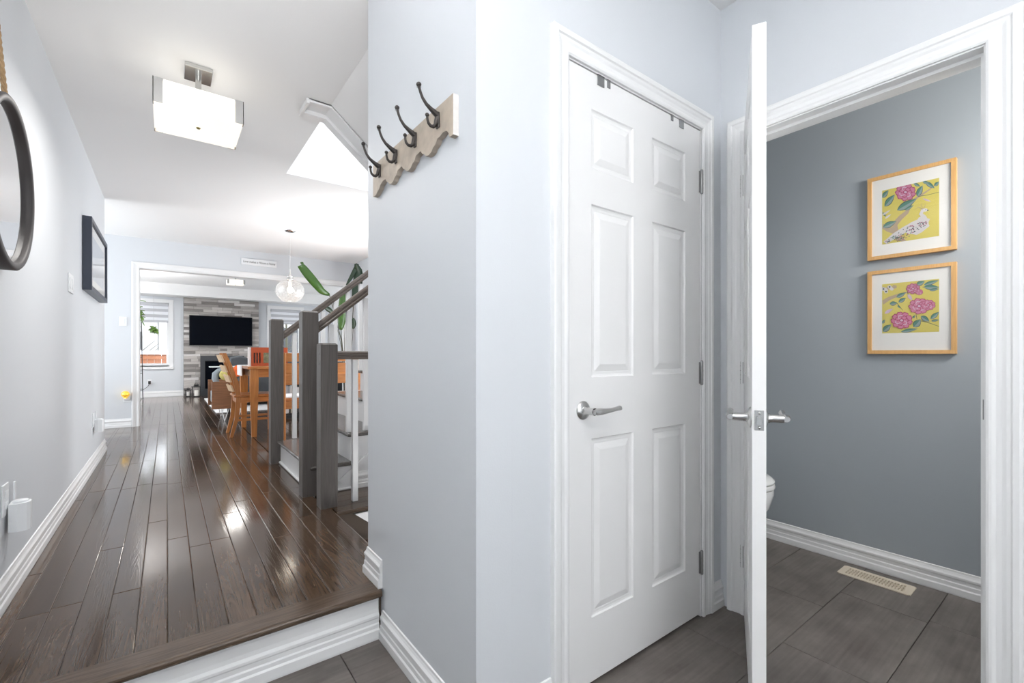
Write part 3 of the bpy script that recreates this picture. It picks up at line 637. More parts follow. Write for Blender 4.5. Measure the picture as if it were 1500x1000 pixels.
pic = tag(empty('framed_picture', (-.475, 4.87, 1.56)), 'deep navy black framed picture under glass on the left wall', 'picture')
y0, y1, z0, z1 = 4.35, 5.40, 1.555, 2.075; xw, xf = -.4735, -.424; fw = .032
b = B(); b.box(xw, xf, y0, y1, z1-fw, z1); b.box(xw, xf, y0, y1, z0, z0+fw); b.box(xw, xf, y0, y0+fw, z0+fw, z1-fw); b.box(xw, xf, y1-fw, y1, z0+fw, z1-fw); obj('frame', b, 'navy', pic)
bx('mat_board', 'mat_board', pic, xw, xf-.016, y0+fw, y1-fw, z0+fw, z1-fw)
artm = mat('pale_grey_print', (0.52, 0.55, 0.60), 0.6, vary=0.25, vscale=3)
bx('print', artm, pic, xf-.016, xf-.0155, y0+.12, y1-.12, z0+.10, z1-.10)
bx('glass', 'picture_glass', pic, xf-.010, xf-.008, y0+fw, y1-fw, z0+fw, z1-fw)

def plate(name, x, y, z, w, h, nrm, lab, cat, kind='switch'):
    """wall plate; nrm 'x' faces +X, '-y' faces -Y"""
    e = tag(empty(name, (x, y, z)), lab, cat)
    def q(u0, u1, d0, d1, z0, z1, nm, m='plastic', c=.0015):
        if nrm == 'x': bx(nm, m, e, x+d0, x+d1, y+u0, y+u1, z+z0, z+z1, c=c)
        else: bx(nm, m, e, x+u0, x+u1, y-d1, y-d0, z+z0, z+z1, c=c)
    q(-w/2, w/2, 0.0005, .006, -h/2, h/2, 'cover_plate')
    if kind == 'switch':
        n_ = max(1, int(round(w/.075)))
        for i in range(n_): cc = -w/2+w*(i+.5)/n_; q(cc-.016, cc+.016, .006, .0095, -.033, .033, 'rocker')
    else:
        for s_ in (-1, 1): q(-.017, .017, .006, .0085, s_*.02-.0135, s_*.02+.0135, 'socket')
    return e
plate('light_switch', -.475, 3.86, 1.535, .16, .115, 'x', 'white double rocker light switch between mirror and navy picture', 'switch')
plate('light_switch', -.44, 7.46, 1.515, .075, .115, '-y', 'white light switch beside the opening to the family room', 'switch')
plate('wall_outlet', -.475, 2.44, .57, .075, .115, 'x', 'near white wall outlet low under the mirror', 'outlet', 'o')
plate('wall_outlet', -.475, 4.92, .575, .075, .115, 'x', 'farther white wall outlet low on the left wall under the picture', 'outlet', 'o')
plate('wall_outlet', -.40, 7.46, .56, .075, .115, '-y', 'white outlet low on the wall by the opening casing', 'outlet', 'o')
plate('wall_outlet', -.30, 12.35, .52, .07, .11, '-y', 'white outlet under the family room window', 'outlet', 'o')
def freshener(y, z, lab, s=1.0):
    e = tag(empty('plug_in_freshener', (-.466, y, z)), lab, 'air freshener')
    b = B(); x0 = -.4655
    pr = [(x0, y-.028*s), (x0+.022*s, y-.033*s), (x0+.045*s, y-.026*s), (x0+.052*s, y-.012*s), (x0+.052*s, y+.012*s), (x0+.045*s, y+.026*s), (x0+.022*s, y+.033*s), (x0, y+.028*s)]
    b.prism([(p, q, z) for p, q in pr], (0, 0, .098*s)); obj('housing', b, 'plastic', e)
    b = B(); b.lathe([(.020*s, 0), (.021*s, .004), (.019*s, .008), (.0001, .009)], (x0+.026*s, y, z+.098*s), (0, 0, 1), 16); obj('cap', b, 'plastic', e)
    bx('wall_bracket', 'plastic', e, -.4655, -.4595, y+.034*s, y+.052*s, z+.02, z+.165*s, c=.001)
freshener(2.475, .445, 'near white plug-in air freshener on outlet under the mirror', 1.05)
freshener(4.965, .475, 'farther white plug-in device on outlet under the picture', 1.0)
nl = tag(empty('night_light', (-.43, 7.445, .56)), 'small gold globe night light plugged in by the opening', 'night light')
bx('plug', 'plastic', nl, -.43, -.37, 7.415, 7.4535, .535, .585, c=.003)
b = B(); b.ball((-.415, 7.41, .605), .042, 20); b.lathe([(.02, 0), (.02, .02)], (-.415, 7.41, .555), (0, 0, 1), 12); obj('globe', b, 'gold', nl)
# wall sign above the opening
sg = tag(empty('wall_sign', (1.05, 7.46, 2.38)), 'small white sign with black script above the cased opening', 'sign')
bx('board', 'plastic', sg, .832, 1.285, 7.437, 7.4595, 2.378, 2.468, c=.002)
tc = bpy.data.curves.new('lettering', 'FONT'); tc.body = 'Love makes a House a Home'; tc.size = .052; tc.align_x = 'CENTER'; tc.align_y = 'CENTER'; tc.shear = 0.35; tc.extrude = .0006
to = bpy.data.objects.new('tmp_text', tc); C.objects.link(to)
bpy.context.view_layer.update()
me = bpy.data.meshes.new_from_object(to.evaluated_get(bpy.context.evaluated_depsgraph_get()))
bpy.data.objects.remove(to)
xs = [v.co.x for v in me.vertices]; s_ = .41/(max(xs)-min(xs))
for v in me.vertices: v.co = Vector((v.co.x*s_, -v.co.z*0.5, v.co.y*s_*1.35))
me.materials.clear(); me.materials.append(M['ink'])
lo = bpy.data.objects.new('lettering', me); C.objects.link(lo); lo.parent = sg; lo.location = (0.0085, -.0236, .043)

# ------------------------------------------------------------------ ceiling lamps
def flush_lamp(x, y, zt, zb, s, lab, zc):
    e = tag(empty('ceiling_lamp', (x, y, zb)), lab, 'ceiling lamp', 'square flush ceiling lamps')
    cw = .060
    bx('canopy', 'nickel', e, x-cw, x+cw, y-.075, y+.075, zc-.022, zc-.0005, c=.002)
    b = B(); b.lathe([(.0135, 0), (.0135, zc-.022-zt+.004)], (x, y, zt-.004), (0, 0, 1), 20); obj('stem', b, 'nickel', e)
    h = s/2; t = .006; cwid = s*.105
    b = B(); b.bbox(x-h+.004, x+h-.004, y-h+.004, y+h-.004, zb, zb+t, c=.001)                    # bottom pane
    for sx in (-1, 1):
        b.box(x+sx*h-.003, x+sx*h+.003, y-h+cwid, y+h-cwid, zb+.004, zt); b.box(x-h+cwid, x+h-cwid, y+sx*h-.003, y+sx*h+.003, zb+.004, zt)
    b.box(x-h+.006, x+h-.006, y-h+.006, y+h-.006, zt-.008, zt-.006)
    obj('glass_shade', b, 'lamp', e)
    for sx in (-1, 1): b = B(); b.box(x-h+cwid, x+h-cwid, y+sx*h-.0042*1, y+sx*h+.0042, zb+.008, zb+.020); obj('glass_band', b, 'lamp_strip', e)
    for sx in (-1, 1):
        for sy in (-1, 1):
            b = B(); x1 = x+sx*(h+.004); y1 = y+sy*(h+.004)
            b.box(x1, x1-sx*.003, y1, y1-sy*cwid, zb+.001, zt+.002); b.box(x1, x1-sx*cwid, y1, y1-sy*.003, zb+.001, zt+.002)
            obj('corner_bracket', b, 'nickel', e)
    b = B(); b.lathe([(.0001, -.006), (.008, -.005), (.010, 0)], (x, y, zb), (0, 0, 1), 16); obj('finial', b, mat('aged_brass', (.30, .24, .08), .35, metal=.8), e)
    return e
flush_lamp(.13, 2.893, 2.402, 2.287, .362, 'near square frosted glass ceiling lamp lit in the hallway', CZ)
flush_lamp(1.03, 10.03, 2.50, 2.42, .275, 'far square ceiling lamp lit in the family room', CZ)
pn = tag(empty('pendant_lamp', (1.171, 5.94, 1.72)), 'clear crackled glass globe pendant hanging on a thin cord', 'pendant lamp')
b = B(); b.lathe([(.0001, -.024), (.02, -.022), (.055, -.012), (.062, -.004), (.062, -.0005)], (1.171, 5.94, CZ), (0, 0, 1), 28); obj('canopy', b, 'chrome', pn)
b = B(); b.lathe([(.0018, 0), (.0018, CZ-.02-2.10)], (1.171, 5.94, 2.10), (0, 0, 1), 6); obj('cord', b, mat('clear_cord', (.6, .6, .6), .4), pn)
b = B(); b.lathe([(.0001, 0.0), (.036, .002), (.042, .010), (.040, .020), (.026, .030), (.034, .042), (.034, .050), (.020, .058), (.012, .075), (.009, .100), (.004, .125), (.0001, .127)], (1.171, 5.94, 1.985), (0, 0, 1), 24); obj('socket', b, 'nickel', pn)
gm, nt, pb_ = new('crackled_clear_glass'); nt.nodes.remove(pb_)
tr = nt.nodes.new('ShaderNodeBsdfTransparent'); gl = nt.nodes.new('ShaderNodeBsdfGlossy'); gl.inputs['Roughness'].default_value = .08; df = nt.nodes.new('ShaderNodeBsdfTranslucent')
vo = nt.nodes.new('ShaderNodeTexVoronoi'); vo.feature = 'DISTANCE_TO_EDGE'; vo.inputs['Scale'].default_value = 26; tcc = nt.nodes.new('ShaderNodeTexCoord'); nt.links.new(tcc.outputs['Object'], vo.inputs['Vector'])
mrr = nt.nodes.new('ShaderNodeMapRange'); mrr.inputs['From Max'].default_value = .08; mrr.inputs['To Min'].default_value = .45; mrr.inputs['To Max'].default_value = .14; nt.links.new(vo.outputs['Distance'], mrr.inputs['Value'])
bpn = nt.nodes.new('ShaderNodeBump'); bpn.inputs['Strength'].default_value = .8; bpn.inputs['Distance'].default_value = .004; nt.links.new(vo.outputs['Distance'], bpn.inputs['Height']); nt.links.new(bpn.outputs[0], gl.inputs['Normal'])
m1 = nt.nodes.new('ShaderNodeMixShader'); m1.inputs[0].default_value = .5; nt.links.new(gl.outputs[0], m1.inputs[1]); nt.links.new(df.outputs[0], m1.inputs[2]); df.inputs[0].default_value = (.9, .9, .9, 1)
m2 = nt.nodes.new('ShaderNodeMixShader'); nt.links.new(mrr.outputs[0], m2.inputs[0]); nt.links.new(tr.outputs[0], m2.inputs[1]); nt.links.new(m1.outputs[0], m2.inputs[2]); nt.links.new(m2.outputs[0], nt.nodes['Material Output'].inputs[0])
b = B(); pr = []
for i in range(17):
    a = R(14+(180-14-24)*i/16); pr.append((.157*math.sin(a), .140*math.cos(a)))
pr += [(.060, -.128), (.055, -.122)]
b.lathe(pr, (1.171, 5.94, 1.858), (0, 0, 1), 40); obj('glass_globe', b, gm, pn)
b = B(); b.ball((1.171, 5.94, 1.875), .032, 16, sc=(1, 1, 1.25)); b.lathe([(.014, 0), (.014, .06)], (1.171, 5.94, 1.91), (0, 0, 1), 12); obj('bulb', b, 'bulb', pn)

# ------------------------------------------------------------------ stairs
RUN = .235; RISE = .19; SX = .755; YN, YF = 3.115, 4.20
st = tag(empty('staircase', (.755, 3.65, FZ)), 'staircase going up with dark treads and white risers', 'staircase', kind='structure')
b = B()
for i in range(7):
    x0 = SX+RUN*i; b.box(x0, x0+RUN+(.02 if i < 6 else 0), YN, 4.31, FZ-.02, FZ+RISE*(i+1)-.027)
b.box(SX+RUN*7, 3.4, YN, 4.31, FZ-.02, FZ+RISE*8-.027)
obj('riser_carcass', b, 'trim', st)
for i in range(8):
    x0 = SX-.026+RUN*i; x1 = SX+RUN*(i+1)+.0
    zt = FZ+RISE*(i+1)
    if i == 7: x1 = 3.4
    th = .026; r = th/2
    # tread with a rounded nose at the front and on its open near end
    prof_ = [(x1, zt-th), (x1, zt)]+[(x0+r+r*math.cos(a), zt-r+r*math.sin(a)) for a in [R(90+22.5*j) for j in range(9)]]
    tb = B(); rows = []
    yn = YN-.028
    for (dy, sh) in ((0, 0.5), (.004, .15), (.012, 0)):
        rows.append([(px if px > x0+r+1e-4 else px+sh*.012, yn+dy, zt-r+(pz-(zt-r))*(1-sh)) for px, pz in prof_])
    yf = 4.19 if i == 0 else 4.305
    rows.append([(px, yf, pz) for px, pz in prof_])
    tb.grid(rows, smooth=False, closed=True); tb.add(rows[0], [list(range(len(prof_)))]); tb.add(rows[-1], [list(range(len(prof_)))])
    obj('tread', tb, 'tread', st)
b = B(); b.tube([(SX-.006, YN+.02, FZ+.012), (SX-.006, 4.19, FZ+.012)], .010, 8); b.tube([(SX-.006, YN-.006, FZ+.010), (SX+.30, YN-.006, FZ+.010)], .009, 8)
obj('quarter_round', b, 'trim', st)
b = B(); sweep(b, BASE, (1.02, YN), (3.3, YN), (0, -1), FZ, sc=1.0)
dz = RISE/RUN
for x0_, x1_ in ((.93, 2.6),):
    P = [(x0_, YN, FZ+.045), (x1_, YN, FZ+.045+(x1_-x0_)*dz), (x1_, YN, FZ+.075+(x1_-x0_)*dz), (x0_-.02, YN, FZ+.072)]
    b.prism(P, (0, -.010, 0))
obj('stringer_moulding', b, 'trim', st)
# newel posts, all three of one pattern
def newel(x0, y0, h, lab, z0=FZ, s=.0975):
    e = tag(empty('newel_post', (x0+s/2, y0+s/2, z0)), lab, 'newel post', 'square newel posts')
    b = B(); z1 = z0+h; c = .010; ch = .0025
    def rg(ins, z, cc): 
        a0, a1, c0, c1 = x0+ins, x0+s-ins, y0+ins, y0+s-ins
        return [(a0+cc, c0, z), (a1-cc, c0, z), (a1, c0+cc, z), (a1, c1-cc, z), (a1-cc, c1, z), (a0+cc, c1, z), (a0, c1-cc, z), (a0, c0+cc, z)]
    rows = [rg(0, z0, ch), rg(0, z1-c, ch), rg(c, z1, ch)]
    b.grid(rows, smooth=False, closed=True); b.add(rows[-1], [list(range(8))]); b.add(rows[0], [list(range(8))])
    obj('post', b, 'newel', e)
    return e
newel(.682, 4.20, 1.205, 'far tall grey square newel post at foot of stairs')
newel(.683, 3.10-.0, 1.19, 'middle tall grey square newel post at foot of stairs')
n3 = newel(.717, 2.80, .978, 'shortest and nearest square newel post, carries the level rail')
for zz in (1.105, 1.045):
    b = B(); b.lathe([(.0065, 0), (.0065, .0015), (.0001, .002)], (.717, 2.84, zz), (-1, 0, 0), 12); tag(obj('plug_dot', b, 'newel', n3))
# handrails: rounded profile
RP = [(-.029, 0), (-.030, .014), (-.024, .020), (-.026, .032), (-.022, .044), (-.010, .051), (.010, .051), (.022, .044), (.026, .032), (.024, .020), (.030, .014), (.029, 0)]
def rail(name, p0, p1, lab, parent=None):
    p0, p1 = Vector(p0), Vector(p1); t = (p1-p0).normalized(); side = Vector((0, 1, 0)); upv = Vector((0, 0, 1))
    e = tag(empty(name, p0), lab, 'handrail')
    b = B(); kz = 1.32 if abs(t.z) > .1 else 1.0; rows = [[p+side*a+upv*c_*kz for a, c_ in RP] for p in (p0, p1)]
    b.grid(rows, smooth=False, closed=True); b.add(rows[0], [list(range(12))]); b.add(rows[1], [list(range(12))]); obj('rail', b, 'rail', e); return e
SL = .83
r1 = rail('handrail', (.7795, 4.249, 1.225), (2.6, 4.249, 1.225+SL*1.82), 'far sloping grey handrail rising from the far newel post')
r2 = rail('handrail', (.7805, 3.149, 1.238), (2.6, 3.149, 1.238+SL*1.82), 'nearer sloping brown grey handrail rising from the middle newel post')
r3 = rail('handrail', (.8145, 2.849, 1.070), (3.38, 2.849, 1.070), 'level brown handrail above the downward stairwell')
def spindle(x, y, z0, z1, lab, proto=[None], s=.033):
    e = tag(empty('baluster', (x, y, z0)), lab, 'baluster', 'square white stair balusters')
    b = B(); b.bbox(x-s/2, x+s/2, y-s/2, y+s/2, z0, z1, c=.0015); 
    o = obj('spindle', b, 'trim', e); return e
def rz(base, x): return base+SL*(x-.78)-.002
def tread_z(x): return FZ+RISE*(int((x-.729)/RUN)+1)
far_l = ['far row baluster, first from the far newel post', 'far row baluster, second from the far newel post', 'far row baluster, third from the far newel post', 'far row baluster, fourth from the far newel post', 'far row baluster, fifth from the far newel post', 'far row baluster, sixth from the far newel post']
near_l = ['middle row baluster, first up the stairs from the middle newel post', 'middle row baluster, second up the stairs from the middle newel post', 'middle row baluster, third up the stairs from the middle newel post', 'middle row baluster, fourth up the stairs from the middle newel post']
for x, lb in zip((.872, .990, 1.107, 1.212, 1.325, 1.442), far_l): spindle(x, 4.249, tread_z(x)+.0005, rz(1.212, x), lb)
for x, lb in zip((.870, .988, 1.104, 1.222), near_l): spindle(x, 3.149, tread_z(x)+.0005, rz(1.226, x), lb)
lev_l = ['nearest row baluster under the level rail, first from the short post', 'nearest row baluster under the level rail, second from the short post', 'nearest row baluster under the level rail, third from the short post']
for x, lb in zip((.930, 1.045, 1.16), lev_l): spindle(x, 2.849, FZ+.0005, 1.069, lb)
# stairs going down beneath
dn = tag(empty('basement_stairs', (.79, 2.3, -1.0)), 'dark steps going down behind the coat rack wall', 'staircase', kind='structure')
for i in range(9):
    x0 = .79+RUN*i; zt = FZ-RISE*(i+1)
    nosing('tread', x0, x0+RUN+.02, 1.88, 2.68, '+x', 'oak', dn, zt, .026)
    bx('riser', 'trim', dn, x0-.012, x0, 1.88, 2.68, zt, zt+RISE-.026)
b = B(); b.box(.757, 3.4, 2.702, 2.7095, -2.4, .165, 0); struct('wall_stairwell', b, 'under')
b = B(); P = [(.895, 2.708, .155), (3.2, 2.708, .155), (3.2, 2.708, .155-.8*2.3), ]; b.prism([(.88, 2.7018, .160), (3.2, 2.7018, .160), (3.2, 2.7018, -1.70)], (0, -.012, 0)); obj('wall_skirt', b, 'trim', dn)

# ------------------------------------------------------------------ powder room
def frame_art(z0, z1, lab, shapes, crop):
    y0, y1 = .427, .757; xw, xf = 2.8845, 2.862; fw = .0175
    e = tag(empty('framed_print', (2.885, .592, z0)), lab, 'picture')
    b = B(); b.box(xf, xw, y0, y1, z1-fw, z1); b.box(xf, xw, y0, y1, z0, z0+fw); b.box(xf, xw, y0, y0+fw, z0+fw, z1-fw); b.box(xf, xw, y1-fw, y1, z0+fw, z1-fw); obj('frame', b, 'pine', e)
    bx('mat_board', 'mat_board', e, xf+.007, xw, y0+fw, y1-fw, z0+fw, z1-fw)
    (ay0, ay1, az0, az1) = crop['world']; tl, tr_, bl, br = crop['px']
    def W2(x, y):
        u = (x-tl[0])/(tr_[0]-tl[0]); t = tl[1]+(tr_[1]-tl[1])*u; bo = bl[1]+(br[1]-bl[1])*u; v = (y-t)/(bo-t)
        u = min(max(u, 0), 1); v = min(max(v, 0), 1)
        return ay1+(ay0-ay1)*u, az1+(az0-az1)*v
    mats = ['art_yellow', 'art_pink', 'art_deep', 'art_green', 'art_greyg', 'art_beige', 'art_white', 'art_dark', 'art_lilac']
    b = B(); lay_ = [0]
    def poly(pts, mi):
        lay_[0] += 1; x = xf+.0065-.00001*lay_[0]
        q = [W2(*p) for p in pts]; b.add([(x, a, c_) for a, c_ in q], [list(range(len(q)))], mi)
    poly([tl, tr_, br, bl], 0)
    rnd = random.Random(3)
    def leaf(x0, y0_, x1, y1_, w, mi=3):
        dx, dy = x1-x0, y1_-y0_; L = math.hypot(dx, dy); nx, ny = -dy/L, dx/L; n = 8
        up = [(x0+dx*t+nx*w*math.sin(math.pi*t**.8), y0_+dy*t+ny*w*math.sin(math.pi*t**.8)) for t in [i/n for i in range(n+1)]]
        lo_ = [(x0+dx*t-nx*w*math.sin(math.pi*t**.8), y0_+dy*t-ny*w*math.sin(math.pi*t**.8)) for t in [i/n for i in range(n, -1, -1)]]
        poly(up+lo_[1:-1], 7 if mi == 3 else mi)
        s = .8
        up = [(x0+dx*t+nx*w*s*math.sin(math.pi*t**.8), y0_+dy*t+ny*w*s*math.sin(math.pi*t**.8)) for t in [i/n for i in range(n+1)]]
        poly(up+[(x0+dx*t, y0_+dy*t) for t in (.8, .5, .2)], 4 if mi == 3 else mi)
        lo_ = [(x0+dx*t-nx*w*s*math.sin(math.pi*t**.8), y0_+dy*t-ny*w*s*math.sin(math.pi*t**.8)) for t in [i/n for i in range(n, -1, -1)]]
        poly(lo_+[(x0+dx*t, y0_+dy*t) for t in (.2, .5, .8)], 3 if mi == 3 else mi)
    def blob(x, y, rx, ry, mi, n=14, wob=.1, rot=0):
        pts = []
        for i in range(n):
            a = 2*math.pi*i/n; r_ = 1+wob*math.sin(5*a+x); px, py = rx*r_*math.cos(a), ry*r_*math.sin(a)
            pts.append((x+px*math.cos(rot)-py*math.sin(rot), y+px*math.sin(rot)+py*math.cos(rot)))
        poly(pts, mi)
    def peony(x, y, r_):
        for i in range(9):
            a = i*2*math.pi/9+.3; blob(x+math.cos(a)*r_*.72, y+math.sin(a)*r_*.60, r_*.34, r_*.30, 2); blob(x+math.cos(a)*r_*.70, y+math.sin(a)*r_*.58, r_*.28, r_*.24, 1)
        for i in range(7):
            a = i*2*math.pi/7; blob(x+math.cos(a)*r_*.40, y+math.sin(a)*r_*.34, r_*.27, r_*.22, 8 if i % 2 else 2); blob(x+math.cos(a)*r_*.38, y+math.sin(a)*r_*.32, r_*.20, r_*.15, 1)
        blob(x, y, r_*.24, r_*.2, 2); blob(x, y, r_*.15, r_*.11, 8)
    def band(pts, w0, w1, mi):
        n = len(pts); up, lo_ = [], []
        for i, (x, y) in enumerate(pts):
            x0, y0_ = pts[max(i-1, 0)]; x1, y1_ = pts[min(i+1, n-1)]; L = math.hypot(x1-x0, y1_-y0_); w = (w0+(w1-w0)*i/(n-1))/2
            nx, ny = -(y1_-y0_)/L, (x1-x0)/L; up.append((x+nx*w, y+ny*w)); lo_.append((x-nx*w, y-ny*w))
        poly(up+lo_[::-1], mi)
    shapes(poly, leaf, blob, peony, band, rnd)
    obj('print', b, [M[x] for x in mats], e, recalc=False)
    bx('glass', 'picture_glass', e, xf+.0045, xf+.0055, y0+fw, y1-fw, z0+fw, z1-fw)
for n_, c_ in dict(art_yellow=(.68, .57, .13), art_pink=(.55, .20, .30), art_deep=(.36, .07, .14), art_green=(.10, .24, .18), art_greyg=(.26, .34, .32), art_beige=(.48, .36, .24), art_white=(.66, .62, .60), art_dark=(.06, .09, .09), art_lilac=(.60, .45, .55)).items(): M[n_] = mat(n_+'_ink', c_, .7)
def shapes1(poly, leaf, blob, peony, band, rnd):
    band([(262, 690), (320, 715), (380, 735), (420, 790), (470, 850)], 50, 60, 5)
    band([(390, 740), (385, 670), (440, 610), (500, 560), (520, 520)], 60, 26, 5)
    band([(500, 530), (560, 450), (640, 400), (700, 360), (783, 290)], 24, 8, 5)
    band([(600, 420), (680, 410), (783, 385)], 5, 3, 7)
    for a in ((262, 430, 325, 360, 22), (285, 510, 385, 400, 30), (405, 545, 590, 440, 34), (590, 420, 640, 320, 26), (665, 290, 745, 350, 20), (270, 700, 400, 645, 28), (742, 330, 783, 290, 16), (300, 600, 262, 560, 10), (480, 545, 560, 500, 14)): leaf(*a)
    leaf(560, 300, 620, 330, 14); leaf(640, 290, 700, 300, 14); leaf(640, 440, 715, 470, 8, 8); leaf(262, 590, 345, 540, 9, 6); leaf(290, 620, 350, 580, 9, 6)
    peony(485, 380, 92)
    # the bird: body, neck, head, crest
    band([(290, 850), (380, 780), (480, 720), (580, 670), (650, 640), (690, 660)], 46, 70, 6)
    blob(590, 700, 110, 62, 6, rot=-.35); blob(640, 650, 55, 45, 6)
    band([(668, 660), (655, 610), (625, 580), (640, 550), (665, 545)], 46, 24, 6)
    blob(660, 545, 28, 15, 6); poly([(680, 540), (697, 550), (680, 556)], 7)
    band([(640, 540), (600, 515), (570, 540)], 6, 2, 5); band([(645, 535), (625, 500), (640, 480)], 5, 2, 5); band([(650, 535), (665, 500), (660, 485)], 5, 2, 5)
    blob(668, 543, 4, 4, 7, 8)
    for i in range(120):
        t = rnd.random(); x = 310+370*t+rnd.uniform(-10, 10); y = 845-195*t+rnd.uniform(-45, 55)*(0.3+.7*math.sin(math.pi*min(1, t*.9+.1)))
        if x > 690 or y > 850-(x-262)*.14: continue
        blob(x, y, 7, 4, 7 if i % 3 else 2, 6, 0, -.5)
    for i in range(10): blob(400+rnd.uniform(-60, 90), 800+rnd.uniform(-20, 20), 5, 5, 3, 6)
def shapes2(poly, leaf, blob, peony, band, rnd):
    band([(262, 470), (330, 430), (420, 395), (500, 370)], 46, 14, 5)
    for i in range(5): blob(270+i*28, 330+((i*17) % 30)-i*6, 22, 18, 6 if i % 2 else 5)
    for x, y in ((335, 315), (275, 335), (300, 360)): blob(x, y, 20, 18, 6); blob(x, y, 9, 8, 7)
    band([(500, 370), (560, 470), (590, 640)], 6, 4, 7); band([(400, 470), (460, 550)], 5, 3, 7); band([(600, 650), (700, 680), (783, 715)], 6, 4, 7); band([(640, 320), (783, 320)], 5, 3, 7)
    for a in ((400, 420, 490, 372, 20), (420, 470, 490, 425, 20), (335, 485, 410, 475, 22), (410, 500, 440, 530, 8), (583, 300, 660, 262, 24), (650, 300, 783, 255, 20), (650, 320, 783, 325, 26), (700, 355, 783, 340, 14), (268, 760, 350, 690, 30), (262, 680, 290, 640, 14),
              (560, 720, 625, 640, 34), (625, 610, 700, 665, 26), (710, 640, 783, 570, 22), (440, 765, 600, 735, 18), (715, 660, 783, 650, 12), (550, 630, 575, 600, 10)): leaf(*a)
    leaf(505, 390, 548, 450, 16, 8); leaf(285, 580, 370, 530, 16, 8)
    peony(555, 335, 62); peony(610, 370, 34); peony(610, 510, 92); peony(690, 500, 62); peony(450, 650, 98)
frame_art(1.580, 1.9985, 'upper pine framed print of a pale bird with a pink peony on yellow', shapes1, dict(world=(.486, .698, 1.653, 1.924), px=((262, 365), (783, 255), (262, 858), (783, 782))))
frame_art(1.1035, 1.5235, 'lower pine framed print of pink peonies and leaves on yellow', shapes2, dict(world=(.486, .698, 1.206, 1.453), px=((262, 288), (783, 240), (262, 778), (783, 768))))
rg = tag(empty('floor_register', (2.75, .695, 0)), 'almond coloured slotted floor register by the powder room baseboard', 'floor register')
b = B(); x0, x1, y0, y1 = 2.690, 2.812, .553, .838
gx = [x0, x0+.022]+[x0+.022+.0195*i for i in range(1, 4)]+[x0+.1]+[x1]
cx_ = [x0+.030+i*.0205 for i in range(4)]
# plate with slots: strips between rows
ny = 19; ys_ = [y0+.028+(y1-y0-.056)*i/ny for i in range(ny+1)]
def pl(a, c_, d_, e_): b.box(a, c_, d_, e_, .0006, .0045)
pl(x0+.006, x1-.006, y0, y0+.006); pl(x0+.006, x1-.006, y1-.006, y1); pl(x0, x1, y0+.006, ys_[0]); pl(x0, x1, ys_[-1], y1-.006)
pl(x0, x0+.024, ys_[0], ys_[-1]); pl(x1-.024, x1, ys_[0], ys_[-1])
for xx in (x0+.0465, x0+.070): pl(xx, xx+.005, ys_[0], ys_[-1])
for i in range(ny):
    pl(x0+.024, x1-.024, ys_[i], ys_[i]+.0055)
obj('grille', b, 'beige_vent', rg); b = B(); b.box(x0+.01, x1-.01, y0+.01, y1-.01, .0002, .0012); obj('damper', b, mat('brown_shadowed_damper', (.42, .35, .26), .7), rg)
# toilet at the far end, only the front of its bowl shows past the door
to_ = tag(empty('toilet', (2.42, 1.35, 0)), 'white toilet bowl peeking out behind the open door', 'toilet')
def ov(cx, cy, rx, ryf, ryb, z, n=28):
    P = []
    for i in range(n):
        a = 2*math.pi*i/n; P.append((cx+rx*math.cos(a), cy+(ryb if math.sin(a) > 0 else ryf)*math.sin(a), z))
    return P
b = B(); rows = [ov(2.42, 1.36, .10, .13, .22, .002), ov(2.42, 1.36, .095, .13, .20, .12), ov(2.42, 1.34, .12, .17, .20, .20), ov(2.42, 1.33, .165, .225, .22, .29), ov(2.42, 1.33, .182, .247, .24, .36), ov(2.42, 1.33, .182, .247, .24, .385)]
b.grid(rows, closed=True); b.add(rows[-1], [list(range(28))]); b.add(rows[0], [list(range(28))]); obj('bowl', b, 'china', to_)
b = B(); rows = [ov(2.42, 1.33, .186, .251, .22, .390), ov(2.42, 1.33, .188, .253, .22, .400), ov(2.42, 1.33, .184, .249, .22, .410)]
b.grid(rows, closed=True); b.add(rows[-1], [list(range(28))]); b.add(rows[0], [list(range(28))]); obj('seat', b, 'china', to_)
b = B(); rows = [ov(2.42, 1.33, .184, .249, .22, .416), ov(2.42, 1.33, .186, .251, .22, .424), ov(2.42, 1.33, .170, .234, .21, .436), ov(2.42, 1.33, .10, .15, .15, .441)]
b.grid(rows, closed=True); b.add(rows[-1], [list(range(28))]); b.add(rows[0], [list(range(28))]); obj('lid', b, 'china', to_)
to_.location = (2.42, 1.298, 0); to_.scale = (1, 1, 1.07)
bx('tank', 'china', to_, 2.22, 2.62, 1.51, 1.695, .38, .76, c=.015); bx('tank_lid', 'china', to_, 2.21, 2.63, 1.50, 1.697, .76, .79, c=.008)
b = B(); b.box(2.34, 2.50, 1.50, 1.69, .002, .38); obj('base', b, 'china', to_)
# out of view fixture that carries the powder room lamp
lf = tag(empty('vanity_lamp', (2.42, -.69, 2.05)), 'powder room vanity lamp', 'lamp'); bx('bar', 'nickel', lf, 2.15, 2.70, -.699, -.66, 2.03, 2.09, c=.003)
for i in range(3):
    b = B(); b.lathe([(.03, 0), (.05, .05), (.055, .11)], (2.22+.2*i, -.60, 2.05), (0, 0, 1), 16); b.tube([(2.22+.2*i, -.66, 2.06), (2.22+.2*i, -.60, 2.06)], .008, 8); obj('shade', b, 'lamp', lf)

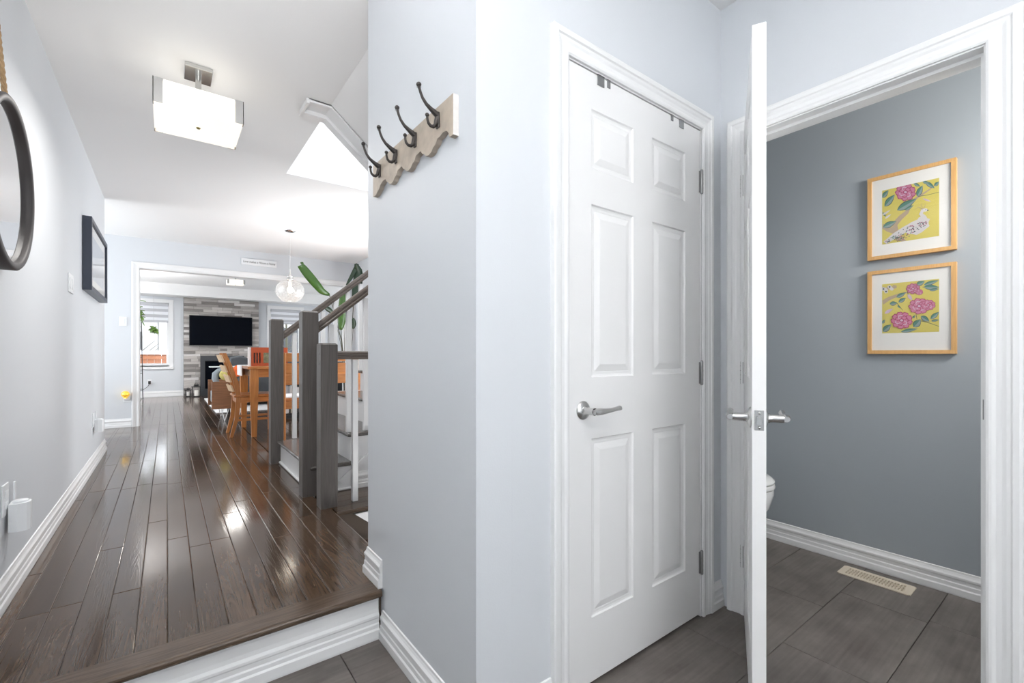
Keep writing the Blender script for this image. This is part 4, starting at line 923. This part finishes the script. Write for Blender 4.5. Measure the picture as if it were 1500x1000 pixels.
# ------------------------------------------------------------------ dining set
def leg_taper(x, y, z0, z1, s0, s1):
    b = B(); h0, h1 = s0/2, s1/2
    rows = [[(x-h, y-h, z), (x+h, y-h, z), (x+h, y+h, z), (x-h, y+h, z)] for h, z in ((h0, z0), (h1, z0+(z1-z0)*.72), (h1, z1))]
    b.grid(rows, smooth=False, closed=True); b.add(rows[0], [(0, 1, 2, 3)]); b.add(rows[-1], [(0, 1, 2, 3)]); return b
LY0 = 5.735
tb = tag(empty('dining_table', (1.45, 6.2, FZ)), 'rectangular honey wood dining table with tapered legs', 'table')
tz = .965
bx('tabletop', 'honey_x', tb, .70, 2.28, 5.68, 6.66, tz-.028, tz, c=.004)
b = B(); b.box(.77, 2.20, 5.72, 5.74, tz-.118, tz-.028); b.box(.77, 2.20, 6.575, 6.595, tz-.118, tz-.028); b.box(.77, .79, 5.74, 6.575, tz-.118, tz-.028); b.box(2.18, 2.20, 5.74, 6.575, tz-.118, tz-.028); obj('apron', b, 'honey_x', tb)
for x in (.765, 2.205):
    for y in (LY0, 6.575): obj('leg', leg_taper(x, y, FZ, tz-.028, .048, .080), 'honey', tb)
cl = tag(empty('folded_cloth', (.74, 6.3, tz)), 'white folded cloth draped over the table end behind the chair', 'cloth')
b = B(); b.bbox(.690, .86, 6.12, 6.55, tz+.0008, tz+.006, c=.001); b.bbox(.6905, .6965, 6.12, 6.55, tz-.115, tz+.004, c=.001); obj('cloth', b, 'white_cloth', cl)
def dchair(x, y, lab):
    """ladder-back dining chair facing +X, its back at x"""
    e = tag(empty('dining_chair', (x+.22, y, FZ)), lab, 'chair')
    w = .42; ya, yb = y-w/2, y+w/2
    def stile(yy):
        pts = [(x+.005, FZ), (x+.055, FZ+.20), (x+.075, FZ+.44), (x+.045, FZ+.62), (x-.005, FZ+.78), (x-.060, FZ+.925)]
        b = B(); rows = []
        for (px, pz), wd in zip(pts, (.030, .040, .048, .044, .040, .034)): rows.append([(px-wd/2, yy-.016, pz), (px+wd/2, yy-.016, pz), (px+wd/2, yy+.016, pz), (px-wd/2, yy+.016, pz)])
        b.grid(rows, smooth=False, closed=True); b.add(rows[0], [(0, 1, 2, 3)]); b.add(rows[-1], [(0, 1, 2, 3)]); return b
    for yy in (ya+.016, yb-.016): obj('back_leg', stile(yy), 'honey', e)
    for yy in (ya+.022, yb-.022): obj('front_leg', leg_taper(x+.44, yy, FZ, FZ+.43, .030, .040), 'honey', e)
    for (z0, z1, px) in ((.825, .905, -.048), (.715, .79, -.018), (.605, .68, .018), (.50, .57, .043)):
        b = B(); n = 9; rows = []
        for i in range(n):
            t = i/(n-1); yy = ya+.005+(w-.01)*t; bow = -.022*math.sin(math.pi*t)
            o_ = -.028*(z1-z0)/.08
            rows.append([(x+px+bow-.022, yy, FZ+z0), (x+px+bow-.006, yy, FZ+z0), (x+px+bow-.006+o_, yy, FZ+z1), (x+px+bow-.022+o_, yy, FZ+z1)])
        b.grid(rows, smooth=False, closed=True); b.add(rows[0], [(0, 1, 2, 3)]); b.add(rows[-1], [(0, 1, 2, 3)]); obj('slat', b, 'pale_wood', e)
    bx('seat', 'honey_x', e, x+.03, x+.47, ya-.005, yb+.005, FZ+.435, FZ+.460, c=.006)
    b = B(); b.box(x+.06, x+.44, ya+.01, ya+.028, FZ+.375, FZ+.435); b.box(x+.06, x+.44, yb-.028, yb-.01, FZ+.375, FZ+.435); b.box(x+.42, x+.44, ya+.03, yb-.03, FZ+.375, FZ+.435); b.box(x+.055, x+.075, ya+.03, yb-.03, FZ+.375, FZ+.435); obj('seat_rail', b, 'honey_x', e)
    for yy in (ya+.012, yb-.024): b = B(); b.box(x+.06, x+.42, yy, yy+.012, FZ+.17, FZ+.195); obj('stretcher', b, 'honey_x', e)
    return e
dchair(.555, 6.035, 'honey wood ladder-back chair pushed in at the table end')
# slatted bench along the near side of the table
bn = tag(empty('slat_back_bench', (1.55, 5.35, FZ)), 'honey wood bench with slatted back behind the newel posts', 'bench')
bx0, bx1, by = .93, 2.25, 5.14
for z0, z1 in ((.835, .925), (.715, .82), (.595, .70)): bx('slat', 'honey_x', bn, bx0+.03, bx1-.03, by-.012, by+.010, FZ+z0, FZ+z1, c=.003)
for x in (bx0, bx1-.04): bx('back_post', 'honey', bn, x, x+.04, by-.02, by+.02, FZ, FZ+.93, c=.003)
for x in (bx0, bx1-.04): bx('front_leg', 'honey', bn, x, x+.04, by+.36, by+.40, FZ, FZ+.42, c=.003)
bx('seat', 'honey_x', bn, bx0, bx1, by+.021, by+.42, FZ+.425, FZ+.455, c=.005); bx('seat_rail', 'honey_x', bn, bx0+.04, bx1-.04, by+.0, by+.018, FZ+.345, FZ+.425)
bx('seat_cushion', 'white_cloth', bn, bx0+.02, bx1-.02, by+.03, by+.41, FZ+.4555, FZ+.475, c=.006)
# red slotted box on the table
rb = tag(empty('slotted_box', (.95, 6.15, tz)), 'red orange wooden box with dark vertical slots on the table', 'box')
b = B(); X0, X1, Y0, Y1, Z0, Z1 = .775, 1.16, 6.02, 6.14, tz, tz+.218
b.box(X0, X1, Y1-.008, Y1, Z0, Z1); b.box(X0, X0+.008, Y0, Y1-.008, Z0, Z1); b.box(X1-.008, X1, Y0, Y1-.008, Z0, Z1); b.box(X0+.008, X1-.008, Y0+.008, Y1-.008, Z0, Z0+.008)
sl = [(.800, .815), (.828, .843), (.856, .871)]; xs_ = X0+.008; zl, zh = Z0+.035, Z0+.155
for a, c_ in sl: b.box(xs_, a, Y0, Y0+.008, zl, zh); xs_ = c_
b.box(xs_, .90, Y0, Y0+.008, zl, zh); b.box(1.03, X1-.008, Y0, Y0+.008, zl, zh); b.box(X0+.008, X1-.008, Y0, Y0+.008, Z0, zl); b.box(X0+.008, X1-.008, Y0, Y0+.008, zh, Z1)
obj('box', b, 'red', rb); bx('slot_shade', 'firebox', rb, X0+.010, .899, Y0+.030, Y0+.034, Z0+.009, Z1-.004)  # dark panel added behind the slots so they read as shade
bx('inset_picture', mat('olive_photo_print', (.14, .15, .09), .6, vary=.8, vscale=30), rb, .90, 1.03, Y0+.001, Y0+.006, zl, zh)
bx('side_panel', 'plastic', rb, X0-.032, X0-.001, Y0+.01, Y0+.03, Z0, Z0+.218)
# low black shelf with white books between the table and the family room
sh = tag(empty('low_shelf', (1.6, 7.2, FZ)), 'low black open shelf filled with white books behind the table', 'shelf')
sx0, sx1, sy0, sy1 = 1.18, 2.04, 7.08, 7.38
b = B(); 
for z in (.05, .27, .50): b.box(sx0+.02, sx1-.02, sy0, sy1, FZ+z, FZ+z+.02)
b.box(sx0, sx0+.02, sy0, sy1, FZ, FZ+.54); b.box(sx1-.02, sx1, sy0, sy1, FZ, FZ+.54); b.box(sx0+.02, sx1-.02, sy1-.01, sy1, FZ+.07, FZ+.5); obj('carcass', b, 'black', sh)
rn = random.Random(5); cnt = 0
bkm = [mat('book_spine_'+n_, c_, .7) for n_, c_ in (('white', (.7, .7, .7)), ('grey', (.4, .42, .45)), ('cream', (.62, .58, .5)), ('black', (.04, .04, .04)))]
for z, nm in ((.0705, 'lower'), (.2905, 'upper')):
    x = sx0+.03
    while x < sx1-.08:
        w = rn.uniform(.022, .045); h = rn.uniform(.13, .18); mi = rn.choice((0, 0, 1, 2, 3)); cnt += 1; cn = ('white', 'grey', 'cream', 'black')[mi]
        b = B(); b.bbox(x, x+w-.002, sy0+.02, sy0+.18, FZ+z, FZ+z+h, c=.001)
        tag(obj('book', b, bkm[mi]), 'small %s book upright on the %s tier of the low black shelf' % (cn, nm), 'book', 'books on the %s tier of the low black shelf' % nm); x += w+rn.choice((0.001, .001, .03))
# bird of paradise plant in the dining corner
pt = tag(empty('bird_of_paradise_plant', (2.24, 6.93, FZ)), 'tall potted plant with big paddle leaves behind the stair rails', 'plant')
b = B(); b.lathe([(.0001, .001), (.12, .001), (.15, .28), (.16, .30), (.145, .30), (.135, .27), (.0001, .27)], (2.24, 6.93, FZ), (0, 0, 1), 28); obj('pot', b, 'pot', pt)
b = B(); b.lathe([(.138, .272), (.0001, .285)], (2.24, 6.93, FZ), (0, 0, 1), 20); obj('soil', b, 'soil', pt)
def paddle(path, w, m='leaf', cup=.25, side=None):
    """leaf blade along the path of 3D points, half width w"""
    P = [Vector(p) for p in path]; n = 14; rows = []
    def at(t):
        f_ = t*(len(P)-1); i = min(int(f_), len(P)-2); return P[i].lerp(P[i+1], f_-i)
    for i in range(n+1):
        t = i/n; p = at(t); d = (at(min(t+.06, 1))-at(max(t-.06, 0))).normalized(); s_ = (side or Vector((.8, -.2, .1))); s2 = (s_-d*s_.dot(d)).normalized(); nn = d.cross(s2)
        ww = w*math.sin(math.pi*min(1, max(0.0, .04+.93*t)))**.6
        rows.append([p+s2*ww*q+nn*ww*cup*abs(q) for q in (-1, -.5, 0, .5, 1)])
    b = B(); b.grid(rows); o = obj('leaf', b, m, pt, recalc=False)
    md = o.modifiers.new('thickness', 'SOLIDIFY'); md.thickness = .0015
def stemt(path, r=.009):
    b = B(); b.tube(path, [r, r*.8, r*.6][:len(path)] if len(path) == 3 else r, 7); obj('stem', b, 'stem', pt)
base = (2.12, 6.95, FZ+.27)
paddle([(1.86, 6.8, 1.955), (1.755, 6.78, 1.995), (1.64, 6.76, 2.12), (1.54, 6.76, 2.24), (1.465, 6.76, 2.335), (1.50, 6.74, 2.365)], .060, 'leaf', side=Vector((.55, -.2, .65)))
stemt([base, (2.06, 6.9, 1.3), (1.86, 6.8, 1.955)])
paddle([(2.02, 6.8, 1.46), (2.03, 6.79, 1.62), (2.045, 6.78, 1.80), (2.03, 6.77, 2.0)], .066, 'leaf')
stemt([(2.11, 6.95, FZ+.27), (2.095, 6.9, 1.0), (2.02, 6.8, 1.46)], .006)
paddle([(2.205, 6.8, 1.88), (2.235, 6.79, 2.0), (2.26, 6.78, 2.17), (2.27, 6.76, 2.33), (2.20, 6.70, 2.43)], .068, 'leaf_dark')
paddle([(2.10, 6.8, 2.12), (2.17, 6.78, 2.25), (2.24, 6.74, 2.42), (2.20, 6.70, 2.425)], .03, 'leaf_dark')
stemt([(2.15, 6.95, FZ+.27), (2.2, 6.9, 1.3), (2.205, 6.8, 1.88)])
paddle([(2.20, 6.8, 1.48), (2.205, 6.79, 1.56), (2.195, 6.78, 1.64)], .035, 'leaf_dark')
stemt([(2.14, 6.96, FZ+.27), (2.19, 6.9, 1.0), (2.20, 6.8, 1.48)], .005)
paddle([(1.92, 6.8, 1.70), (1.85, 6.79, 1.745), (1.77, 6.78, 1.79)], .035, 'leaf_dark', side=Vector((.3, 0, .8)))
stemt([(2.12, 6.93, FZ+.27), (2.06, 6.9, 1.2), (1.92, 6.8, 1.70)], .005)
paddle([(2.06, 6.8, 1.86), (2.075, 6.79, 1.98), (2.08, 6.78, 2.08)], .028, 'leaf')
stemt([(2.12, 6.95, FZ+.27), (2.10, 6.9, 1.2), (2.06, 6.8, 1.86)], .005)

# ------------------------------------------------------------------ armchair, rug, sofa
rug = tag(empty('rug', (1.5, 9.6, FZ)), 'white pile rug on the family room floor under the armchair', 'rug')
bx('pile', 'white_rug', rug, .60, 2.3, 8.30, 11.2, FZ+.0005, FZ+.014, c=.004)
ac = tag(empty('wood_sided_armchair', (.83, 7.6, FZ)), 'armchair with brown wooden side panel, grey cushion arm and thin metal legs', 'armchair')
bx('side_panel', 'walnut', ac, .472, .83, 7.62-.37, 7.28, .365, .735, c=.004)
bx('side_panel', 'walnut', ac, .472, .83, 7.93, 7.96, .365, .735, c=.004)
bx('seat', 'grey_cloth', ac, .50, .80, 7.285, 7.925, .40, .60, c=.03)
b = B(); 
pts = [(.545, 7.40, .70), (.520, 7.40, .77), (.525, 7.40, .83), (.565, 7.41, .870), (.64, 7.42, .888), (.72, 7.43, .893), (.80, 7.44, .893)]
b.tube(pts, [.030, .040, .042, .040, .036, .034, .033], 12); 
obj('padded_arm', b, 'grey_cloth', ac)
for x in (.62, .77):
    for y in (7.33, 7.88):
        b = B(); b.tube([(x-.03, y, .362), (x+.005, y, FZ+.002)], .005, 6); b.tube([(x+.06, y, .362), (x+.005, y, FZ+.002)], .005, 6); obj('hairpin_leg', b, 'plastic', ac)
cu = tag(empty('cushion', (.66, 7.42, .74)), 'yellow and grey patterned round cushion on the armchair', 'cushion'); b = B(); b.ball((.635, 7.34, .82), .075, 18, sc=(.95, .5, 1.0)); obj('cover', b, 'yellow_cloth', cu)
cu = tag(empty('cushion', (.92, 7.40, .74)), 'red and orange cushion beside the ladder-back chair', 'cushion'); b = B(); b.ball((.775, 7.340, .870), .062, 16, sc=(.9, .5, 1.3)); obj('cover', b, mat('red_orange_cloth', (.75, .14, .03), .8, vary=.5, vscale=14), cu)
sf = tag(empty('grey_sofa', (1.7, 9.4, FZ)), 'dark grey sofa back in the family room beyond the table', 'sofa')
b = B()
for i in range(13):
    pass
rows = []
for i in range(15):
    t = i/14; x = .88+1.9*t; zt = .985+.10*math.exp(-((t-.06)/.10)**2) - .03*t
    rows.append([(x, 9.2, FZ+.06), (x, 9.2, zt-.04), (x, 9.23, zt), (x, 9.37, zt), (x, 9.42, zt-.05), (x, 9.44, FZ+.42), (x, 9.44, FZ+.06)])
b.grid(rows, smooth=True, closed=True); b.add(rows[0], [list(range(7))]); b.add(rows[-1], [list(range(7))]); obj('back', b, 'dgrey_cloth', sf)
bx('seat', 'dgrey_cloth', sf, .92, 2.74, 9.445, 10.1, FZ+.12, FZ+.44, c=.04); bx('arm', 'dgrey_cloth', sf, .80, .915, 9.3, 10.12, FZ+.06, FZ+.60, c=.04); bx('arm', 'dgrey_cloth', sf, 2.745, 2.86, 9.3, 10.12, FZ+.06, FZ+.60, c=.04)
# thin pale console top seen above the armchair
ct = tag(empty('console_table', (.90, 8.1, FZ)), 'slim white topped console table beyond the armchair', 'table')
bx('tabletop', 'plastic', ct, .503, 1.35, 8.04, 8.28, .905, .92, c=.002)
for x in (.75, 1.33):
    for y in (8.06, 8.26): bx('leg', 'black', ct, x-.009, x+.009, y-.008, y+.008, FZ, .905)

# ------------------------------------------------------------------ stone feature wall, television, fireplace
sw = struct('wall_feature', B().box(.284, 1.726, 12.225, 12.35, 0, 2.345), 'grout', 'grey ledger stone feature wall around the fireplace')
rn = random.Random(11); z = FZ; sm = {}
SW_X0, SW_X1 = .284, 1.726
while z < 2.343:
    h = min(.058, 2.344-z); x = SW_X0; q = rn.uniform(.12, .36)
    while x < SW_X1-.001:
        x1 = min(x+q, SW_X1)
        if SW_X1-x1 < .07: x1 = SW_X1
        segs = [(x, x1)]
        if z+h < 1.075: # leave the fireplace clear
            segs = [(a, c_) for a, c_ in ((x, min(x1, .585)), (max(x, 1.425), x1)) if c_-a > .02]
        for a, c_ in segs:
            if 1.33 < z and z+h < 1.92 and a > .45 and c_ < 1.52: continue
            d = rn.choice((.0, .006, .012, .018)); w = round(c_-a, 2)
            b = B(); b.bbox(a+.0012, c_-.0012, 12.200-d, 12.226, z+.001, z+h-.001, c=.0015)
            obj('ledger_stone', b, 'stone', sw, origin=((a+c_)/2, 12.2, z+h/2), recalc=False)
        x = x1; q = rn.choice((.13, .2, .27, .34, .42))
    z += h
tv = tag(empty('television', (.98, 12.15, 1.29)), 'wide black flat television mounted on the stone wall', 'television')
bx('housing', 'black', tv, .381, 1.584, 12.125, 12.165, 1.292, 1.96, c=.004); bx('screen', 'screen', tv, .392, 1.573, 12.122, 12.1255, 1.308, 1.950); bx('wall_bracket', 'black', tv, .8, 1.16, 12.165, 12.224, 1.5, 1.75)
bx('bezel', 'steel', tv, .383, 1.582, 12.1215, 12.1245, 1.293, 1.2975)
fp = tag(empty('fireplace', (1.0, 12.15, FZ)), 'dark charcoal gas fireplace insert in the stone wall', 'fireplace')
b = B(); f0, f1, fz = .587, 1.423, 1.072
b.box(f0, f0+.075, 12.15, 12.224, FZ+.001, fz); b.box(f1-.075, f1, 12.15, 12.224, FZ+.001, fz); b.box(f0+.075, f1-.075, 12.15, 12.224, fz-.11, fz); b.box(f0+.075, f1-.075, 12.15, 12.224, FZ+.001, FZ+.13); obj('surround', b, 'firebox', fp)
b = B(); b.box(f0+.075, f1-.075, 12.215, 12.224, FZ+.13, fz-.11); obj('firebox', b, 'black', fp)
b = B(); b.box(f0+.085, f1-.085, 12.165, 12.169, FZ+.14, fz-.12); obj('glass_front', b, 'screen', fp)
b = B(); b.box(f0+.075, f1-.075, 12.142, 12.15, fz-.125, fz-.115); b.box(f0+.075, f1-.075, 12.142, 12.15, FZ+.145, FZ+.155); b.box(f0+.075, f0+.085, 12.142, 12.15, FZ+.155, fz-.125); b.box(f1-.085, f1-.075, 12.142, 12.15, FZ+.155, fz-.125); obj('door_frame', b, 'black', fp)
def lantern(x, y, w, h, lab):
    e = tag(empty('lantern', (x, y, FZ)), lab, 'lantern'); b = B()
    b.box(x-w/2, x+w/2, y-w/2, y+w/2, FZ, FZ+.018); b.box(x-w/2-.012, x+w/2+.012, y-w/2-.012, y+w/2+.012, FZ+h*.72, FZ+h*.72+.014)
    for sx in (-1, 1):
        for sy in (-1, 1): b.box(x+sx*(w/2-.005)-.005, x+sx*(w/2-.005)+.005, y+sy*(w/2-.005)-.005, y+sy*(w/2-.005)+.005, FZ+.018, FZ+h*.72)
    b.box(x-w*.26, x+w*.26, y-w*.26, y+w*.26, FZ+h*.72+.014, FZ+h*.92); obj('frame', b, 'black', e)
    b = B(); pts = [(x+w*.17*math.cos(a), y, FZ+h*.92+w*.17*math.sin(a)) for a in [R(18*i) for i in range(11)]]; b.tube(pts, .003, 5); obj('handle', b, 'black', e)
    b = B(); b.lathe([(w*.26, 0), (w*.26, h*.42), (.0001, h*.42)], (x, y, FZ+.018), (0, 0, 1), 16); obj('candle', b, 'candle', e)
lantern(.50, 11.93, .15, .29, 'black metal lantern with white candle beside the fireplace'); lantern(.36, 12.06, .10, .19, 'smaller black lantern against the stone wall base')

# ------------------------------------------------------------------ family room windows
def window(n, x0, x1, z0, z1, lab):
    e = tag(empty('window_%d' % n, (x0, 12.35, z0)), lab, kind='structure')
    b = B(); w = .077; y0, y1 = 12.334, 12.3495
    b.box(x0-w, x0, y0, y1, z0-.02, z1+w); b.box(x1, x1+w, y0, y1, z0-.02, z1+w); b.box(x0, x1, y0, y1, z1, z1+w); b.box(x0-w-.005, x1+w+.005, y0-.02, y1, z0-.075, z0-.02); obj('casing', b, 'trim', e)
    b = B(); b.box(x0, x0+.045, 12.40, 12.45, z0, z1); b.box(x1-.045, x1, 12.40, 12.45, z0, z1); b.box(x0+.045, x1-.045, 12.40, 12.45, z1-.045, z1); b.box(x0+.045, x1-.045, 12.40, 12.45, z0, z0+.05); b.box(x0, x1, 12.35, 12.40, z0-.02, z0); obj('frame', b, 'trim', e)
    b = B(); b.box(x0+.045, x1-.045, 12.424, 12.428, z0+.05, z1-.045); obj('pane', b, 'window_glass', e)
    return e
window(1, -.60, .03, .86, 2.21, 'white framed window left of the stone wall'); window(2, 2.0, 2.68, .86, 2.21, 'white framed window right of the stone wall')
def blind(x0, x1, zt, zb, lab):
    e = tag(empty('roller_blind', (x0, 12.37, zt)), lab, 'blind', 'zebra roller blinds')
    bx('cassette', 'blind_grey', e, x0+.01, x1-.01, 12.352, 12.398, zt-.065, zt-.002, c=.004)
    z = zt-.065; i = 0
    while z > zb+.03:
        h = min(.062, z-zb-.02); bx('band', 'blind' if i % 2 == 0 else 'blind_grey', e, x0+.015, x1-.015, 12.380, 12.382, z-h, z); z -= h; i += 1
    bx('bottom_bar', 'blind_grey', e, x0+.012, x1-.012, 12.372, 12.390, zb-.012, zb+.02, c=.003)
blind(-.60, .03, 2.21, 1.80, 'zebra blind half lowered in the window left of the stone wall'); blind(2.0, 2.68, 2.21, 1.86, 'zebra blind half lowered in the window right of the stone wall')
# ladder shelf with trailing plant by the left window
ls = tag(empty('ladder_stand', (-.44, 11.85, FZ)), 'thin black metal ladder stand by the family room window', 'plant stand')
for dx in (-.075, .04):
    b = B(); b.tube([(-.44+dx*.3, 12.1, 1.95), (-.43+dx, 11.75, FZ+.003)], .0085, 6); obj('rail', b, 'black', ls)
for t in (.12, .3, .48, .66, .84):
    b = B(); y = 11.75+.35*t; z = FZ+(1.95-FZ)*t; xx = .075*(1-t*.7); b.tube([(-.435-xx, y, z), (-.435+xx*.6, y, z)], .006, 6); obj('rung', b, 'black', ls)
def leafcard(b, c_, L, w, yaw, pitch):
    d = Vector((math.cos(yaw)*math.cos(pitch), math.sin(yaw)*math.cos(pitch), math.sin(pitch))); s_ = d.cross(Vector((0, 0, 1))).normalized(); n_ = d.cross(s_); c_ = Vector(c_)
    rows = [[c_+d*L*t+s_*w*q*math.sin(math.pi*min(1, t*.92+.08))**.7-n_*w*.35*abs(q)-Vector((0, 0, L*.2*t*t)) for q in (-1, 0, 1)] for t in (0, .2, .45, .7, 1)]
    b.grid(rows)
tp = tag(empty('trailing_plant', (-.47, 11.90, 1.80)), 'leafy green trailing plant hanging at the left edge of the window', 'plant')
rn = random.Random(4)
bx('pot', 'pot', tp, -.60, -.46, 11.92, 12.02, 1.96, 2.08, c=.01)
b = B(); b.tube([(-.53, 11.93, 2.05), (-.455, 11.88, 2.06), (-.44, 11.86, 1.95), (-.44, 11.86, 1.78)], .004, 5); obj('stem', b, 'stem', tp)
for i in range(22):
    zc = rn.choice((2.18, 2.12, 2.06, 1.98, 1.90, 1.86, 1.80, 1.76)); b = B(); leafcard(b, (-.46+rn.uniform(-.02, .03), 11.86, zc), rn.uniform(.08, .12), .035, rn.uniform(-2.4, .8), rn.uniform(-1.1, .5)); obj('leaf', b, 'leaf_light', tp, recalc=False)
hp = tag(empty('hanging_plant', (-.232, 12.15, 1.50)), 'round green leafy plant hanging in front of the window', 'plant')
b = B(); b.tube([(-.225, 12.13, 1.66), (-.225, 12.13, 2.34)], .0022, 5); obj('cord', b, mat('clear_line', (.5, .5, .5), .5), hp)
for i in range(40):
    a = rn.uniform(0, 6.28); p = rn.uniform(-1.2, 1.1); b = B(); leafcard(b, (-.225+rn.uniform(-.035, .035), 12.13+rn.uniform(-.03, .03), 1.61+rn.uniform(-.04, .05)), rn.uniform(.06, .09), .032, a, p); obj('leaf', b, 'leaf_light', hp, recalc=False)
pg = tag(empty('power_plug', (-.30, 12.33, .50)), 'black plug with cable in the outlet under the window', 'plug')
bx('plug', 'black', pg, -.322, -.278, 12.285, 12.341, .475, .535, c=.004); b = B(); b.tube([(-.30, 12.29, .485), (-.33, 12.2, .42), (-.40, 12.05, .37), (-.46, 11.9, .36)], .004, 6); obj('cable', b, 'black', pg)
# ------------------------------------------------------------------ outside
b = B(); b.box(-30, 40, 12.9, 90, -.6, -.45); tag(obj('ground', b, 'snow'), 'snow covered back yard', kind='structure')
fe = tag(empty('cedar_fence', (0, 15.5, -.45)), 'orange cedar board fence capped with snow outside the window', 'fence')
for i in range(34):
    x = -2.4+.152*i; bx('board', 'cedar', fe, x, x+.145, 15.50+(.006 if i % 2 else 0), 15.52+(.006 if i % 2 else 0), -.45, 1.10)
bx('top_rail', 'snow', fe, -2.4, 2.8, 15.44, 15.58, 1.105, 1.20); bx('mid_rail', 'cedar', fe, -2.4, 2.8, 15.47, 15.498, .97, 1.06)
hs = tag(empty('neighbour_house', (-3, 26, -.45)), 'pale neighbouring house faint beyond the fence', 'house')
bx('wall', 'siding', hs, -7, -.35, 26, 32, -.45, 3.2); b = B(); b.prism([(-7.4, 25.6, 3.2), (.05, 25.6, 3.2), (-3.6, 25.6, 5.8)], (0, 7, 0)); obj('roof', b, 'roofing', hs); bx('window', 'firebox', hs, -1.3, -.9, 25.96, 26.0, 1.3, 2.1)
hs = tag(empty('neighbour_house', (4, 25, -.45)), 'pale house with grey roof beyond the right window', 'house')
bx('wall', 'siding', hs, 1.6, 9, 25, 31, -.45, 3.6); b = B(); b.prism([(1.2, 24.6, 3.6), (9.4, 24.6, 3.6), (5.3, 24.6, 6.0)], (0, 7, 0)); obj('roof', b, 'roofing', hs); bx('window', 'firebox', hs, 4.2, 5.4, 24.96, 25.0, 1.2, 2.4)
def tree(x, y, h, lab, seed):
    e = tag(empty('bare_tree', (x, y, -.45)), lab, 'tree'); r_ = random.Random(seed)
    b = B(); b.tube([(x, y, -.45), (x+.03, y, h*.4), (x, y, h)], [.06, .045, .015], 7); obj('trunk', b, 'stem', e)
    for i in range(14):
        z = h*(.25+.7*i/14); a = r_.uniform(0, 6.28); L = (1-i/16)*.9
        b = B(); b.tube([(x, y, z), (x+L*.5*math.cos(a), y+L*.5*math.sin(a), z+.25*L), (x+L*math.cos(a), y+L*math.sin(a), z+.7*L)], [.015, .01, .004], 5); obj('branch', b, 'stem', e)
tree(-.95, 18.5, 2.6, 'small bare tree beyond the fence in the left window', 2)
tree(3.6, 19.0, 3.2, 'bare tree seen through the right window', 9)
